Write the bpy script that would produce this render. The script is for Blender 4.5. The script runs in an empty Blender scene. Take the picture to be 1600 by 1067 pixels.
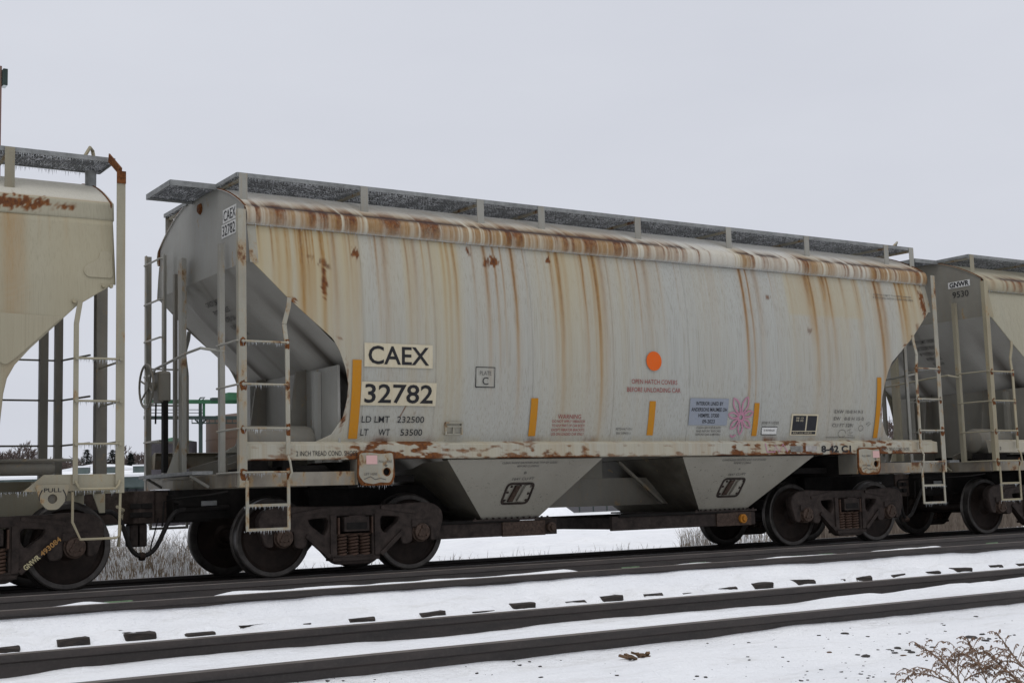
import bpy, bmesh, math, random
import numpy as np
from mathutils import Matrix, Vector
rnd = random.Random(7)
S = bpy.context.scene
COL = S.collection
R_ = math.radians
# ------------------------------------------------------------------ camera
CAM = np.array([-6.1899, -15.4064, 0.8543]); YAW, PITCH, ROLL, FPX = 0.57865, 0.11414, -0.0289, 2100.69
_f = np.array([math.sin(YAW)*math.cos(PITCH), math.cos(YAW)*math.cos(PITCH), math.sin(PITCH)])
_r = np.array([math.cos(YAW), -math.sin(YAW), 0.0]); _u = np.cross(_r, _f)
CR = _r*math.cos(ROLL)+_u*math.sin(ROLL); CU = -_r*math.sin(ROLL)+_u*math.cos(ROLL)
cd = bpy.data.cameras.new('camera'); cam = bpy.data.objects.new('camera', cd); COL.objects.link(cam)
cd.sensor_width = 36; cd.sensor_fit = 'HORIZONTAL'; cd.lens = FPX/1600*36; cd.clip_end = 3000; cd.clip_start = 0.1
M4 = Matrix.Identity(4)
for i in range(3):
    M4[i][0] = CR[i]; M4[i][1] = CU[i]; M4[i][2] = -_f[i]; M4[i][3] = CAM[i]
cam.matrix_world = M4
S.camera = cam
# ------------------------------------------------------------------ sky, sun, exposure
W = bpy.data.worlds.new('World'); S.world = W; W.use_nodes = True
nt = W.node_tree; nt.nodes.clear()
def wn(t, **k):
    n = nt.nodes.new(t)
    for a, b in k.items(): setattr(n, a, b)
    return n
SUN_EL, SUN_AZ = R_(72), R_(215)
sky = wn('ShaderNodeTexSky'); sky.sky_type = 'NISHITA'; sky.sun_disc = False
sky.sun_elevation = SUN_EL; sky.sun_rotation = SUN_AZ; sky.air_density = 1.0; sky.dust_density = 6.0; sky.ozone_density = 1.0
hsv = wn('ShaderNodeHueSaturation'); hsv.inputs['Saturation'].default_value = 0.12
tc = wn('ShaderNodeTexCoord'); mp = wn('ShaderNodeMapping'); mp.inputs['Scale'].default_value = (1.6, 1.6, 4.5)
noi = wn('ShaderNodeTexNoise'); noi.inputs['Scale'].default_value = 1.3; noi.inputs['Detail'].default_value = 5; noi.inputs['Roughness'].default_value = .55
rmp = wn('ShaderNodeValToRGB')
rmp.color_ramp.elements[0].position = .3; rmp.color_ramp.elements[0].color = (6.55, 6.8, 7.55, 1)
rmp.color_ramp.elements[1].position = .72; rmp.color_ramp.elements[1].color = (7.15, 7.4, 8.1, 1)
mx = wn('ShaderNodeMixRGB'); mx.inputs[0].default_value = 0.93
bg = wn('ShaderNodeBackground'); bg.inputs['Strength'].default_value = 0.1
out = wn('ShaderNodeOutputWorld')
L = nt.links.new
L(tc.outputs['Generated'], mp.inputs['Vector']); L(mp.outputs[0], noi.inputs['Vector']); L(noi.outputs['Fac'], rmp.inputs['Fac'])
L(sky.outputs[0], hsv.inputs['Color']); L(hsv.outputs[0], mx.inputs[1]); L(rmp.outputs[0], mx.inputs[2])
L(mx.outputs[0], bg.inputs['Color']); L(bg.outputs[0], out.inputs['Surface'])
sd = bpy.data.lights.new('sun', 'SUN'); sun = bpy.data.objects.new('sun', sd); COL.objects.link(sun)
sd.energy = 1.15; sd.angle = R_(50); sd.color = (1.0, .985, .96)
sdir = Vector((math.sin(SUN_AZ)*math.cos(SUN_EL), math.cos(SUN_AZ)*math.cos(SUN_EL), math.sin(SUN_EL)))
sun.rotation_euler = sdir.to_track_quat('Z', 'Y').to_euler(); sun.location = (0, 0, 40)
S.view_settings.view_transform = 'Standard'; S.view_settings.look = 'None'; S.view_settings.gamma = 1; S.view_settings.exposure = 0
S.view_settings.use_curve_mapping = False
# ------------------------------------------------------------------ helpers
def at(px, py, depth):
    """world point seen at photo pixel, at this distance along the view axis"""
    d = _f + CR*(px-800)/FPX - CU*(py-533.5)/FPX
    return Vector(CAM + d*depth)
def tag(o, label=None, cat=None, group=None, kind=None):
    if label: o['label'] = label
    if cat: o['category'] = cat
    if group: o['group'] = group
    if kind: o['kind'] = kind
    return o
def empty(name, loc=(0, 0, 0), rz=0, label=None, cat=None, group=None):
    o = bpy.data.objects.new(name, None); COL.objects.link(o); o.location = loc; o.rotation_euler.z = rz
    o.empty_display_size = .2
    return tag(o, label, cat, group)
def link(name, me, mat=None, parent=None, loc=None):
    o = bpy.data.objects.new(name, me); COL.objects.link(o)
    if mat is not None:
        if len(me.materials) == 0: me.materials.append(mat)
    if parent is not None: o.parent = parent
    if loc is not None: o.location = loc
    return o
class MB:
    def __init__(s): s.v = []; s.f = []
    def add(s, vs, fs):
        b = len(s.v); s.v += [tuple(x) for x in vs]; s.f += [tuple(b+i for i in q) for q in fs]; return s
    def box(s, x0, x1, y0, y1, z0, z1):
        return s.add([(x0,y0,z0),(x1,y0,z0),(x1,y1,z0),(x0,y1,z0),(x0,y0,z1),(x1,y0,z1),(x1,y1,z1),(x0,y1,z1)],
                     [(0,3,2,1),(4,5,6,7),(0,1,5,4),(1,2,6,5),(2,3,7,6),(3,0,4,7)])
    def bar(s, a, b, w, h=None, up=(0,0,1)):
        a = Vector(a); b = Vector(b); h = h or w; d = (b-a).normalized(); u = Vector(up)
        if abs(d.dot(u)) > .95: u = Vector((1,0,0))
        sx = d.cross(u).normalized()*w/2; sz = sx.cross(d).normalized()*h/2
        vs = [a-sx-sz, a+sx-sz, a+sx+sz, a-sx+sz, b-sx-sz, b+sx-sz, b+sx+sz, b-sx+sz]
        return s.add(vs, [(3,2,1,0),(4,5,6,7),(0,1,5,4),(1,2,6,5),(2,3,7,6),(3,0,4,7)])
    def tube(s, pts, r, n=8, cap=True):
        pts = [Vector(p) for p in pts]; rr = r if isinstance(r, (list, tuple)) else [r]*len(pts)
        t0 = (pts[1]-pts[0]).normalized(); u = Vector((0,0,1)) if abs(t0.z) < .9 else Vector((1,0,0))
        b = len(s.v)
        for i, p in enumerate(pts):
            t = (pts[min(i+1,len(pts)-1)]-pts[max(i-1,0)]).normalized()
            x = t.cross(u).normalized(); y = x.cross(t); u = y
            for k in range(n):
                a = 2*math.pi*k/n; s.v.append(tuple(p + x*math.cos(a)*rr[i] + y*math.sin(a)*rr[i]))
        for i in range(len(pts)-1):
            for k in range(n):
                s.f.append((b+i*n+k, b+i*n+(k+1)%n, b+(i+1)*n+(k+1)%n, b+(i+1)*n+k))
        if cap:
            s.f.append(tuple(b+k for k in range(n))[::-1]); e = b+(len(pts)-1)*n; s.f.append(tuple(e+k for k in range(n)))
        return s
    def lathe(s, prof, c=(0,0,0), axis='Y', n=40):
        """prof = [(radius, along-axis)], closed at radius 0"""
        b = len(s.v); m = len(prof)
        for k in range(n):
            a = 2*math.pi*k/n; ca, sa = math.cos(a), math.sin(a)
            for r, h in prof:
                if axis == 'Y': s.v.append((c[0]+r*ca, c[1]+h, c[2]+r*sa))
                elif axis == 'X': s.v.append((c[0]+h, c[1]+r*ca, c[2]+r*sa))
                else: s.v.append((c[0]+r*ca, c[1]+r*sa, c[2]+h))
        for k in range(n):
            k2 = (k+1) % n
            for i in range(m-1): s.f.append((b+k*m+i, b+k2*m+i, b+k2*m+i+1, b+k*m+i+1))
        return s
    def prism(s, poly, y0, y1):
        """poly in x,z extruded along y"""
        n = len(poly); b = len(s.v)
        s.v += [(x, y0, z) for x, z in poly] + [(x, y1, z) for x, z in poly]
        s.f.append(tuple(b+i for i in range(n))); s.f.append(tuple(b+n+i for i in range(n))[::-1])
        for i in range(n): j = (i+1) % n; s.f.append((b+i, b+n+i, b+n+j, b+j))
        return s
    def mesh(s, name, mat=None, smooth=False, ang=35):
        me = bpy.data.meshes.new(name); me.from_pydata(s.v, [], s.f); me.update()
        bm = bmesh.new(); bm.from_mesh(me); bmesh.ops.recalc_face_normals(bm, faces=bm.faces)
        if smooth:
            for f in bm.faces: f.smooth = True
            for e in bm.edges:
                if len(e.link_faces) == 2 and e.calc_face_angle(0) > R_(ang): e.smooth = False
        bm.to_mesh(me); bm.free()
        if mat: me.materials.append(mat)
        return me
    def build(s, name, mat, parent=None, smooth=False, loc=None, ang=35, bevel=0):
        o = link(name, s.mesh(name, mat, smooth, ang), None, parent, loc)
        if bevel:
            m = o.modifiers.new('bevel', 'BEVEL'); m.width = bevel; m.segments = 2; m.limit_method = 'ANGLE'; m.angle_limit = R_(40)
        return o
def mat(name):
    m = bpy.data.materials.new(name); m.use_nodes = True; n = m.node_tree; n.nodes.clear()
    o = n.nodes.new('ShaderNodeOutputMaterial'); b = n.nodes.new('ShaderNodeBsdfPrincipled'); n.links.new(b.outputs[0], o.inputs[0])
    return m, n, b
def nd(n, t, **k):
    q = n.nodes.new(t)
    for a, b in k.items():
        if a in q.inputs: q.inputs[a].default_value = b
        else: setattr(q, a, b)
    return q
def coords(n, scale, rot=(0,0,0)):
    t = n.nodes.new('ShaderNodeTexCoord'); m = n.nodes.new('ShaderNodeMapping'); m.inputs['Scale'].default_value = scale; m.inputs['Rotation'].default_value = rot
    n.links.new(t.outputs['Object'], m.inputs['Vector']); return m.outputs[0]
def noise(n, scale, nscale=1, detail=4, rough=.55, lo=.4, hi=.6):
    """0..1 mask out of object-space noise, scale is a 3-vector"""
    q = nd(n, 'ShaderNodeTexNoise', Scale=nscale, Detail=detail, Roughness=rough); n.links.new(coords(n, scale), q.inputs['Vector'])
    r = n.nodes.new('ShaderNodeMapRange'); r.inputs['From Min'].default_value = lo; r.inputs['From Max'].default_value = hi
    n.links.new(q.outputs['Fac'], r.inputs['Value']); return r.outputs[0]
def mixc(n, fac, a, b, mode='MIX'):
    q = n.nodes.new('ShaderNodeMixRGB'); q.blend_type = mode
    for i, v in ((0, fac), (1, a), (2, b)):
        if hasattr(v, 'type') and hasattr(v, 'links'): n.links.new(v, q.inputs[i])
        elif i == 0: q.inputs[0].default_value = v
        else: q.inputs[i].default_value = (*v, 1)
    return q.outputs[0]
def math_(n, op, a, b=0.0, clamp=False):
    q = n.nodes.new('ShaderNodeMath'); q.operation = op; q.use_clamp = clamp
    for i, v in ((0, a), (1, b)):
        if hasattr(v, 'links'): n.links.new(v, q.inputs[i])
        else: q.inputs[i].default_value = v
    return q.outputs[0]
def bump(n, b, h, strength=.3, dist=.01):
    q = nd(n, 'ShaderNodeBump', Strength=strength, Distance=dist); n.links.new(h, q.inputs['Height']); n.links.new(q.outputs[0], b.inputs['Normal'])
def painted(name, base, rust=.45, rough=.6, stain=(.30,.20,.09), dark=(.10,.035,.014), dirt=.35, dirtcol=(.10,.085,.065), spk=0):
    """weathered paint: grime, ochre run-off, patches of rust. rust = share of surface"""
    m, n, b = mat(name)
    c = mixc(n, math_(n, 'MULTIPLY', noise(n, (1.1,1.1,.8), 1, 5, .6, .4, .68), dirt), base, dirtcol)
    c = mixc(n, math_(n, 'MULTIPLY', noise(n, (26,26,1.6), 1, 3, .6, .5, .72), .30*min(1, rust*2)), c, stain)
    pr = noise(n, (5,5,3.2), 1, 6, .68, .70-rust*.32, .78-rust*.30)
    c = mixc(n, math_(n, 'MULTIPLY', pr, .8), c, stain)
    pr2 = noise(n, (5,5,3.2), 1, 6, .68, .76-rust*.32, .82-rust*.30)
    c = mixc(n, math_(n, 'MULTIPLY', pr2, .9), c, dark)
    c = mixc(n, math_(n, 'MULTIPLY', noise(n, (60,60,60), 1, 3, .7, .35, .75), .18), c, (.55,.54,.5), 'MULTIPLY')
    if spk: c = mixc(n, math_(n, 'MULTIPLY', math_(n, 'MULTIPLY', noise(n, (34,34,34), 1, 3, .6, .62, .68), noise(n, (2.2,2.2,2.2), 1, 3, .6, .4, .6)), spk), c, (.035,.026,.018))
    n.links.new(c, b.inputs['Base Color']); b.inputs['Roughness'].default_value = rough; b.inputs['Specular IOR Level'].default_value = .3
    bump(n, b, noise(n, (45,45,30), 1, 4, .6, .2, .8), .12, .004)
    return m
def plain(name, col, rough=.6, metal=0, var=.35, sc=12, bp=0.15):
    m, n, b = mat(name)
    d = tuple(x*(1-var) for x in col); u = tuple(min(1, x*(1+var)) for x in col)
    c = mixc(n, noise(n, (sc,sc,sc), 1, 5, .65, .3, .7), d, u)
    n.links.new(c, b.inputs['Base Color']); b.inputs['Roughness'].default_value = rough; b.inputs['Metallic'].default_value = metal; b.inputs['Specular IOR Level'].default_value = .2
    if bp: bump(n, b, noise(n, (sc*5,)*3, 1, 4, .6, .2, .8), bp, .004)
    return m
MT = {}
MT['part'] = painted('weathered_grey_paint', (.315,.31,.275), .42)
MT['part_r'] = painted('rusted_grey_paint', (.335,.32,.26), .62)
MT['part_tan'] = painted('weathered_tan_paint', (.30,.275,.20), .34, dirt=.4)
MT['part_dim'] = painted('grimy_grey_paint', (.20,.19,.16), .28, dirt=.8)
MT['slope'] = painted('grimy_slope_sheet_paint', (.37,.36,.325), .12, dirt=.75, dirtcol=(.055,.042,.03))
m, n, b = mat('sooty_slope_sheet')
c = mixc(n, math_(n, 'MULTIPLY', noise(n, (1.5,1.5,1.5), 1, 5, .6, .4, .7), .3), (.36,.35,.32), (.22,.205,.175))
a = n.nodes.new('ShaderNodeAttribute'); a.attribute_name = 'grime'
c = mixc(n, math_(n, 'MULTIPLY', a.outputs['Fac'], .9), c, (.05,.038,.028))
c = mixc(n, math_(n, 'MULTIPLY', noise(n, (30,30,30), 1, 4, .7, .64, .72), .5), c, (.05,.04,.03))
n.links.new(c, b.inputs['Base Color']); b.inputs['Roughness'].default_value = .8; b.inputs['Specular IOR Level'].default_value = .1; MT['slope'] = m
MT['bay_dirt_shade'] = painted('dirty_shaded_bay_paint', (.13,.12,.095), .2, dirt=.9, dirtcol=(.03,.024,.018))  # dirty bay paint with the shade between the trucks painted in
MT['rustspot'] = plain('rust_stain', (.12,.042,.011), .8, 0, .6, 30)
MT['coupler'] = plain('brown_cast_coupler', (.045,.033,.027), .7, .15, .5, 12)
MT['endgrime'] = painted('grimy_rusted_end_paint', (.27,.25,.205), .55, dirt=.8, dirtcol=(.07,.05,.035))
MT['railtop'] = plain('pale_rail_head', (.115,.098,.086), .42, .3, .3, 5)  # paler brown for the upward faces of the rail head
MT['steel'] = plain('grimy_truck_steel', (.036,.027,.023), .7, .15, .55, 9)
MT['wheel'] = plain('dark_wheel_steel', (.021,.014,.011), .65, .1, .5, 6)
MT['rim'] = plain('worn_wheel_rim', (.055,.05,.046), .4, .6, .35, 10)
MT['under'] = plain('sooty_underframe', (.011,.0095,.0085), .85, 0, .5, 7)
MT['spring'] = plain('rusted_spring_steel', (.07,.042,.03), .65, .2, .4, 14)
MT['cap'] = plain('bearing_cap_rust', (.060,.040,.030), .6, .2, .55, 25)
MT['galv'] = plain('galvanised_grating', (.15,.155,.16), .5, .4, .3, 20)
m, n, b = mat('frosted_grating')
c = mixc(n, noise(n, (24,24,24), 1, 3, .8, .44, .58), (.028,.030,.032), (.42,.43,.45))
c = mixc(n, noise(n, (5,5,5), 1, 2, .5, .45, .6), c, (.11,.115,.12))
n.links.new(c, b.inputs['Base Color']); b.inputs['Roughness'].default_value = .5; MT['grate'] = m
MT['galvd'] = plain('galvanised_edge', (.22,.225,.22), .55, .3, .3, 8)
MT['black'] = plain('black_lettering', (.018,.018,.02), .6, 0, .2, 30, 0)
MT['txtgrey'] = plain('faded_dark_lettering', (.085,.08,.075), .7, 0, .4, 40, 0)
MT['red'] = plain('faded_red_lettering', (.25,.05,.045), .7, 0, .3, 40, 0)
MT['rub'] = plain('black_rubber_hose', (.02,.018,.017), .6, 0, .4, 20)
def decal(name, col, streak=.35, scol=(.42,.33,.18)):
    m, n, b = mat(name)
    c = mixc(n, math_(n, 'MULTIPLY', noise(n, (22,22,1.2), 1, 4, .6, .42, .7), streak), col, scol)
    c = mixc(n, math_(n, 'MULTIPLY', noise(n, (50,50,30), 1, 4, .6, .3, .7), .12), c, (.2,.19,.16))
    n.links.new(c, b.inputs['Base Color']); b.inputs['Roughness'].default_value = .65; b.inputs['Specular IOR Level'].default_value = .15; return m
MT['plate'] = decal('cream_number_panel', (.53,.475,.35))
MT['plate_w'] = decal('white_number_panel', (.62,.62,.60), .1)
MT['orange'] = decal('yellow_reflector', (.44,.185,.006), .2, (.36,.18,.03))
MT['dot'] = decal('orange_dot', (.62,.10,.004), .1, (.6,.2,.05))
MT['sticker'] = decal('blue_grey_stencil_panel', (.235,.26,.305), .15, (.30,.29,.26))
MT['pink'] = decal('pink_paint', (.42,.19,.27), .15, (.45,.3,.3))
MT['pinkpatch'] = decal('pink_sticker', (.58,.36,.34), .2, (.6,.4,.35))
MT['blackbox'] = plain('black_consolidated_panel', (.02,.021,.025), .6, 0, .2, 20, 0)
m, n, b = mat('clear_ice'); b.inputs['Base Color'].default_value = (.72,.74,.75,1); b.inputs['Roughness'].default_value = .12
b.inputs['Transmission Weight'].default_value = .55; b.inputs['IOR'].default_value = 1.31; MT['ice'] = m
# steel rail: brown head, dark web
m, n, b = mat('rail_steel')
c = mixc(n, noise(n, (3,18,18), 1, 4, .6, .35, .65), (.026,.022,.020), (.044,.035,.031))
c = mixc(n, math_(n, 'MULTIPLY', noise(n, (60,60,60), 1, 3, .7, .5, .7), .5), c, (.06,.052,.047))
n.links.new(c, b.inputs['Base Color']); b.inputs['Roughness'].default_value = .55; b.inputs['Metallic'].default_value = .25
bump(n, b, noise(n, (90,90,90), 1, 4, .6, .2, .8), .2, .002); MT['rail'] = m
m, n, b = mat('tie_wood')
c = mixc(n, noise(n, (9,3,30), 1, 5, .65, .35, .65), (.010,.008,.007), (.034,.025,.019))
n.links.new(c, b.inputs['Base Color']); b.inputs['Roughness'].default_value = .85
bump(n, b, noise(n, (30,6,80), 1, 5, .6, .2, .8), .5, .01); MT['tie'] = m
# snow
m, n, b = mat('trackside_snow')
c = mixc(n, noise(n, (.7,.7,.7), 1, 5, .6, .35, .7), (.80,.81,.83), (.88,.885,.895))
c = mixc(n, math_(n, 'MULTIPLY', noise(n, (1.6,5,5), 1, 6, .7, .54, .72), .42), c, (.56,.545,.51))
sp = noise(n, (38,38,38), 1, 3, .6, .735, .755)
c = mixc(n, math_(n, 'MULTIPLY', sp, noise(n, (.9,.9,.9), 1, 3, .6, .5, .66)), c, (.10,.085,.07))
a = n.nodes.new('ShaderNodeAttribute'); a.attribute_name = 'ballast'
bal = mixc(n, noise(n, (22,22,22), 1, 4, .7, .35, .65), (.018,.015,.013), (.075,.062,.052))
c = mixc(n, a.outputs['Fac'], c, bal)
n.links.new(c, b.inputs['Base Color']); b.inputs['Roughness'].default_value = .75; b.inputs['Specular IOR Level'].default_value = .3
b.inputs['Subsurface Weight'].default_value = 0.0
h = math_(n, 'ADD', noise(n, (9,14,14), 1, 6, .6, .2, .8), math_(n, 'MULTIPLY', noise(n, (70,70,70), 1, 4, .6, .2, .8), .3))
bump(n, b, h, .8, .03); MT['snow'] = m
MT['snowcap'] = plain('snow_cap', (.84,.85,.87), .7, 0, .04, 5, .2)

# car shell with streak masks held in attributes
def shell_mat(name, base, cream):
    m, n, b = mat(name)
    def attr(k):
        a = n.nodes.new('ShaderNodeAttribute'); a.attribute_name = k; return a.outputs['Fac']
    fine = noise(n, (55,55,.9), 1, 4, .65, .25, .75)
    c = mixc(n, math_(n, 'MULTIPLY', noise(n, (9,9,.5), 1, 4, .6, .35, .7), .32), base, tuple(x*.72 for x in base))
    c = mixc(n, math_(n, 'MULTIPLY', fine, .42), c, tuple(min(1, x*1.30) for x in base))
    c = mixc(n, math_(n, 'MULTIPLY', noise(n, (80,80,1.0), 1, 3, .6, .52, .68), .38), c, (.155,.14,.105))
    c = mixc(n, attr('cream'), c, cream)
    oc = math_(n, 'MULTIPLY', attr('ochre'), math_(n, 'ADD', math_(n, 'MULTIPLY', fine, .55), .52), True)
    c = mixc(n, oc, c, (.275,.155,.046))
    ru = math_(n, 'MULTIPLY', attr('rust'), math_(n, 'ADD', noise(n, (16,16,9), 1, 5, .7, .2, .6), .55), True)
    c = mixc(n, ru, c, mixc(n, noise(n, (25,25,14), 1, 4, .6, .35, .65), (.165,.056,.010), (.075,.024,.008)))
    c = mixc(n, attr('dark'), c, (.026,.013,.011))
    c = mixc(n, math_(n, 'MULTIPLY', noise(n, (70,70,70), 1, 3, .6, .70, .76), .35), c, (.12,.09,.06))
    n.links.new(c, b.inputs['Base Color']); b.inputs['Roughness'].default_value = .65; b.inputs['Specular IOR Level'].default_value = .25
    bump(n, b, math_(n, 'ADD', fine, noise(n, (1.3,1.3,1.0), 1, 3, .5, .2, .8)), .10, .006)
    return m
MT['shell'] = shell_mat('streaked_grey_hopper_shell', (.335,.338,.312), (.375,.322,.205))
MT['roof'] = shell_mat('frosted_grey_roof', (.47,.47,.45), (.43,.38,.26))
MT['roof_tan'] = shell_mat('frosted_tan_roof', (.45,.44,.40), (.42,.38,.27))
MT['shell_tan'] = shell_mat('streaked_tan_hopper_shell', (.30,.285,.222), (.33,.285,.18))

# ------------------------------------------------------------------ noise in numpy
def h1(i, seed): 
    s = np.sin(np.asarray(i)*127.1 + seed*311.7)*43758.5453; return s - np.floor(s)
def n1(x, seed=0):
    x = np.asarray(x, float); i = np.floor(x); f = x-i; f = f*f*(3-2*f); return h1(i, seed)*(1-f)+h1(i+1, seed)*f
def f1(x, seed=0, o=4):
    return sum(n1(x*2**k, seed+k)*.5**k for k in range(o))/sum(.5**k for k in range(o))
def n2(x, y, seed=0):
    x = np.asarray(x, float); y = np.asarray(y, float); i = np.floor(x); j = np.floor(y); f = x-i; g = y-j; f = f*f*(3-2*f); g = g*g*(3-2*g)
    def h(a, c):
        s = np.sin(a*127.1+c*269.5+seed*74.7)*43758.5453; return s-np.floor(s)
    return (h(i,j)*(1-f)+h(i+1,j)*f)*(1-g)+(h(i,j+1)*(1-f)+h(i+1,j+1)*f)*g
def f2(x, y, seed=0, o=4):
    return sum(n2(np.asarray(x)*2**k, np.asarray(y)*2**k, seed+k*3)*.5**k for k in range(o))/sum(.5**k for k in range(o))
def sstep(a, b, x): t = np.clip((x-a)/(b-a), 0, 1); return t*t*(3-2*t)

# ================================================================== GROUND
YM, ZM, YN, ZN = -4.694, .1605, -8.583, .097      # middle and near track centres and rail tops
TIE_MX = [-8.2,-7.75,-7.3,-6.85,-6.35,-5.9,-5.45,-5.0,-4.55,-4.1,-3.66,-3.24,-2.76,-2.35,-2.0,-1.48,-.89,-.43,-.01,.48,.86,1.32,1.78,2.26,2.65,3.19,3.6,4.0,4.48,5.01]
TIE_MX += [5.5+.5*i for i in range(24)]
def snow_z(X, Y):
    X = np.asarray(X, float); Y = np.asarray(Y, float)
    kx = [-80,-30,-15.5,-12,-10.3,-9.45,-9.33,-8.6,-7.83,-7.6,-6.9,-6.10,-5.6,-5.45,-5.3,-4.7,-4.0,-3.6,-2.2,-1.3,-.8,.8,1.3,2.2,4,8,30,120,1000]
    kz = [-.6,-.5,-.22,-.14,-.04,.0,.022,.022,.0,-.05,-.080,-.072,.0,.10,.125,.06,.055,-.02,-.14,-.2,-.2,-.2,-.2,-.16,-.25,-.35,-.5,-.9,-2.5]
    z = np.interp(Y, kx, kz)
    und = f2(X*.55+3, Y*1.3, 5, 4)-.5
    amp = np.interp(Y, [-40,-16,-9.4,-9.2,-7.9,-7,-6,-5.45,-4,-2,0,3,20], [.3,.10,.045,.05,.045,.045,.03,.055,.05,.05,.03,.10,.35])
    z = z + und*amp*1.6 + (f2(X*3.1, Y*4.7, 9, 3)-.5)*.022
    # drifts lying against the rails
    for yr, zr in ((YN-.755, ZN), (YN+.755, ZN), (YM-.755, ZM)):
        z = z + .05*np.exp(-((Y-yr+.16)/.12)**2)*(sstep(.5,.75,f1(X*.8+yr, 21))) - .02*np.exp(-((Y-yr+.16)/.12)**2)
    z = z + 0.050*np.exp(-((Y-(YM-.755)-.14)/.13)**2)*sstep(.38,.56,f1(X*.55+4, 44))
    # the snow lies over the middle track's ties and falls away in front of their ends
    tx = np.array(TIE_MX); dx = np.abs(X[..., None]-tx).min(-1) if X.ndim == 1 else np.min([np.abs(X-t) for t in tx], 0)
    on = 1-sstep(.12, .19, dx); dig = sstep(.22, .5, f1(X*1.6, 88))
    z = np.where((Y > -6.0) & (Y < -5.5), np.maximum(z, (-.010 + (f2(X*8, Y*8, 51)-.5)*.055)*on + z*(1-on)), z)
    front = on*dig*sstep(-6.55, -6.18, Y)*(1-sstep(-6.05, -5.97, Y))
    z = z*(1-front) + (-.064+(f2(X*5, Y*5, 53)-.5)*.03)*front
    # never above a rail head or over the far side of the head
    for yc, zr in ((YN, ZN), (YM, ZM)):
        for sgn in (-1, 1):
            near = np.abs(Y-(yc+sgn*.755)) < .12
            z = np.where(near, np.minimum(z, zr-.03), z)
    return z
gx = np.concatenate([-np.geomspace(900, 9, 26)[:-1]-0, np.arange(-9, 8, .05), np.arange(8, 14, .10), np.arange(14, 34, .4), np.geomspace(34, 1400, 26)])
gy = np.concatenate([-np.geomspace(300, 16, 14)[:-1], np.arange(-16, -9.8, .1), np.arange(-9.8, -3.2, .05), np.arange(-3.2, 3, .15), np.arange(3, 14, .35), np.geomspace(14, 1500, 34)])
XX, YY = np.meshgrid(gx, gy); ZZ = snow_z(XX, YY)
nx, ny = len(gx), len(gy)
def gz(x, y):
    i = min(max(int(np.searchsorted(gx, x))-1, 0), nx-2); j = min(max(int(np.searchsorted(gy, y))-1, 0), ny-2)
    u = (x-gx[i])/(gx[i+1]-gx[i]); v = (y-gy[j])/(gy[j+1]-gy[j])
    return float((ZZ[j,i]*(1-u)+ZZ[j,i+1]*u)*(1-v)+(ZZ[j+1,i]*(1-u)+ZZ[j+1,i+1]*u)*v)
me = bpy.data.meshes.new('ground')
vs = np.stack([XX, YY, ZZ], -1).reshape(-1, 3)
idx = np.arange(nx*ny).reshape(ny, nx)
fs = np.stack([idx[:-1,:-1], idx[:-1,1:], idx[1:,1:], idx[1:,:-1]], -1).reshape(-1, 4)
me.from_pydata(vs.tolist(), [], fs.tolist()); me.update()
for p in me.polygons: p.use_smooth = True
at_ = me.attributes.new('ballast', 'FLOAT', 'POINT')
bl = (sstep(-2.0, -1.3, YY)*(1-sstep(1.15, 1.6, YY)))*np.clip(.55+f2(XX*2, YY*2, 77)*.9, 0, 1)
at_.data.foreach_set('value', bl.reshape(-1).astype(np.float32))
tag(link('snow_ground', me, MT['snow']), kind='structure')
# ------------------------------------------------------------------ tracks
RP = [(-.035,0),(-.0375,-.012),(-.036,-.038),(-.012,-.05),(-.009,-.075),(-.009,-.125),(-.02,-.145),(-.075,-.158),(-.076,-.172)]
RPF = [(-.029,.0025)]
def rail_mesh(x0, x1):
    prof = RPF + RP; prof = prof + [(-a, c) for a, c in reversed(prof)]
    mb = MB(); xs = [x0, -20, -8, 0, 8, 20, 50, x1]; n_ = len(prof)
    for x in xs: mb.v += [(x, a, c) for a, c in prof]
    for i in range(len(xs)-1):
        for k in range(n_):
            k2 = (k+1) % n_; mb.f.append((i*n_+k, i*n_+k2, (i+1)*n_+k2, (i+1)*n_+k))
    mb.f.append(tuple(range(n_))); mb.f.append(tuple((len(xs)-1)*n_+k for k in range(n_)))
    me_ = mb.mesh('rail', MT['rail'], True, 40); me_.materials.append(MT['railtop'])
    for p_ in me_.polygons:
        if p_.normal.z > .3 and p_.center.z > -.008: p_.material_index = 1
    return me_
RAIL = rail_mesh(-60, 300)
def tie_mesh(seed):
    r = random.Random(seed); mb = MB(); L_ = 1.3; 
    mb.box(-.112,.112,-L_,L_,-.17,0); me_ = mb.mesh('tie', MT['tie'])
    bm = bmesh.new(); bm.from_mesh(me_); bmesh.ops.bevel(bm, geom=bm.edges[:], offset=.012, segments=1, affect='EDGES')
    for v in bm.verts: v.co += Vector((r.uniform(-.008,.008), r.uniform(-.015,.015), r.uniform(-.008,.004)))
    bm.to_mesh(me_); bm.free(); return me_
TIES = [tie_mesh(i) for i in range(6)]
def track(yc, zr, label, ties):
    t = empty('railway_track', (0, yc, zr), 0, label, 'railway track')
    for s in (-1, 1): link('rail', RAIL, None, t, (0, s*.755, 0))
    for i, (x, dz, dy) in enumerate(ties):
        o = link('tie', TIES[i % 6], None, t, (x, dy, -.19+dz)); o.rotation_euler = (R_(rnd.uniform(-.6,.6)), R_(rnd.uniform(-2,2)), R_(rnd.uniform(-1.6,1.6)))
    return t
tm = track(YM, ZM, 'middle railway track of rusty rails with dark tie ends showing through snow', [(x, rnd.uniform(-.012,.016), rnd.uniform(-.085,-.03)) for x in TIE_MX])
tn = track(YN, ZN, 'nearest railway track with snow drifted deep between its rails', [(-6+.5*i, -.03, 0) for i in range(40)])
tt = track(0, 0, 'railway track with dark ballast under the hopper cars', [(-8+.52*i, 0, 0) for i in range(60)])
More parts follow.
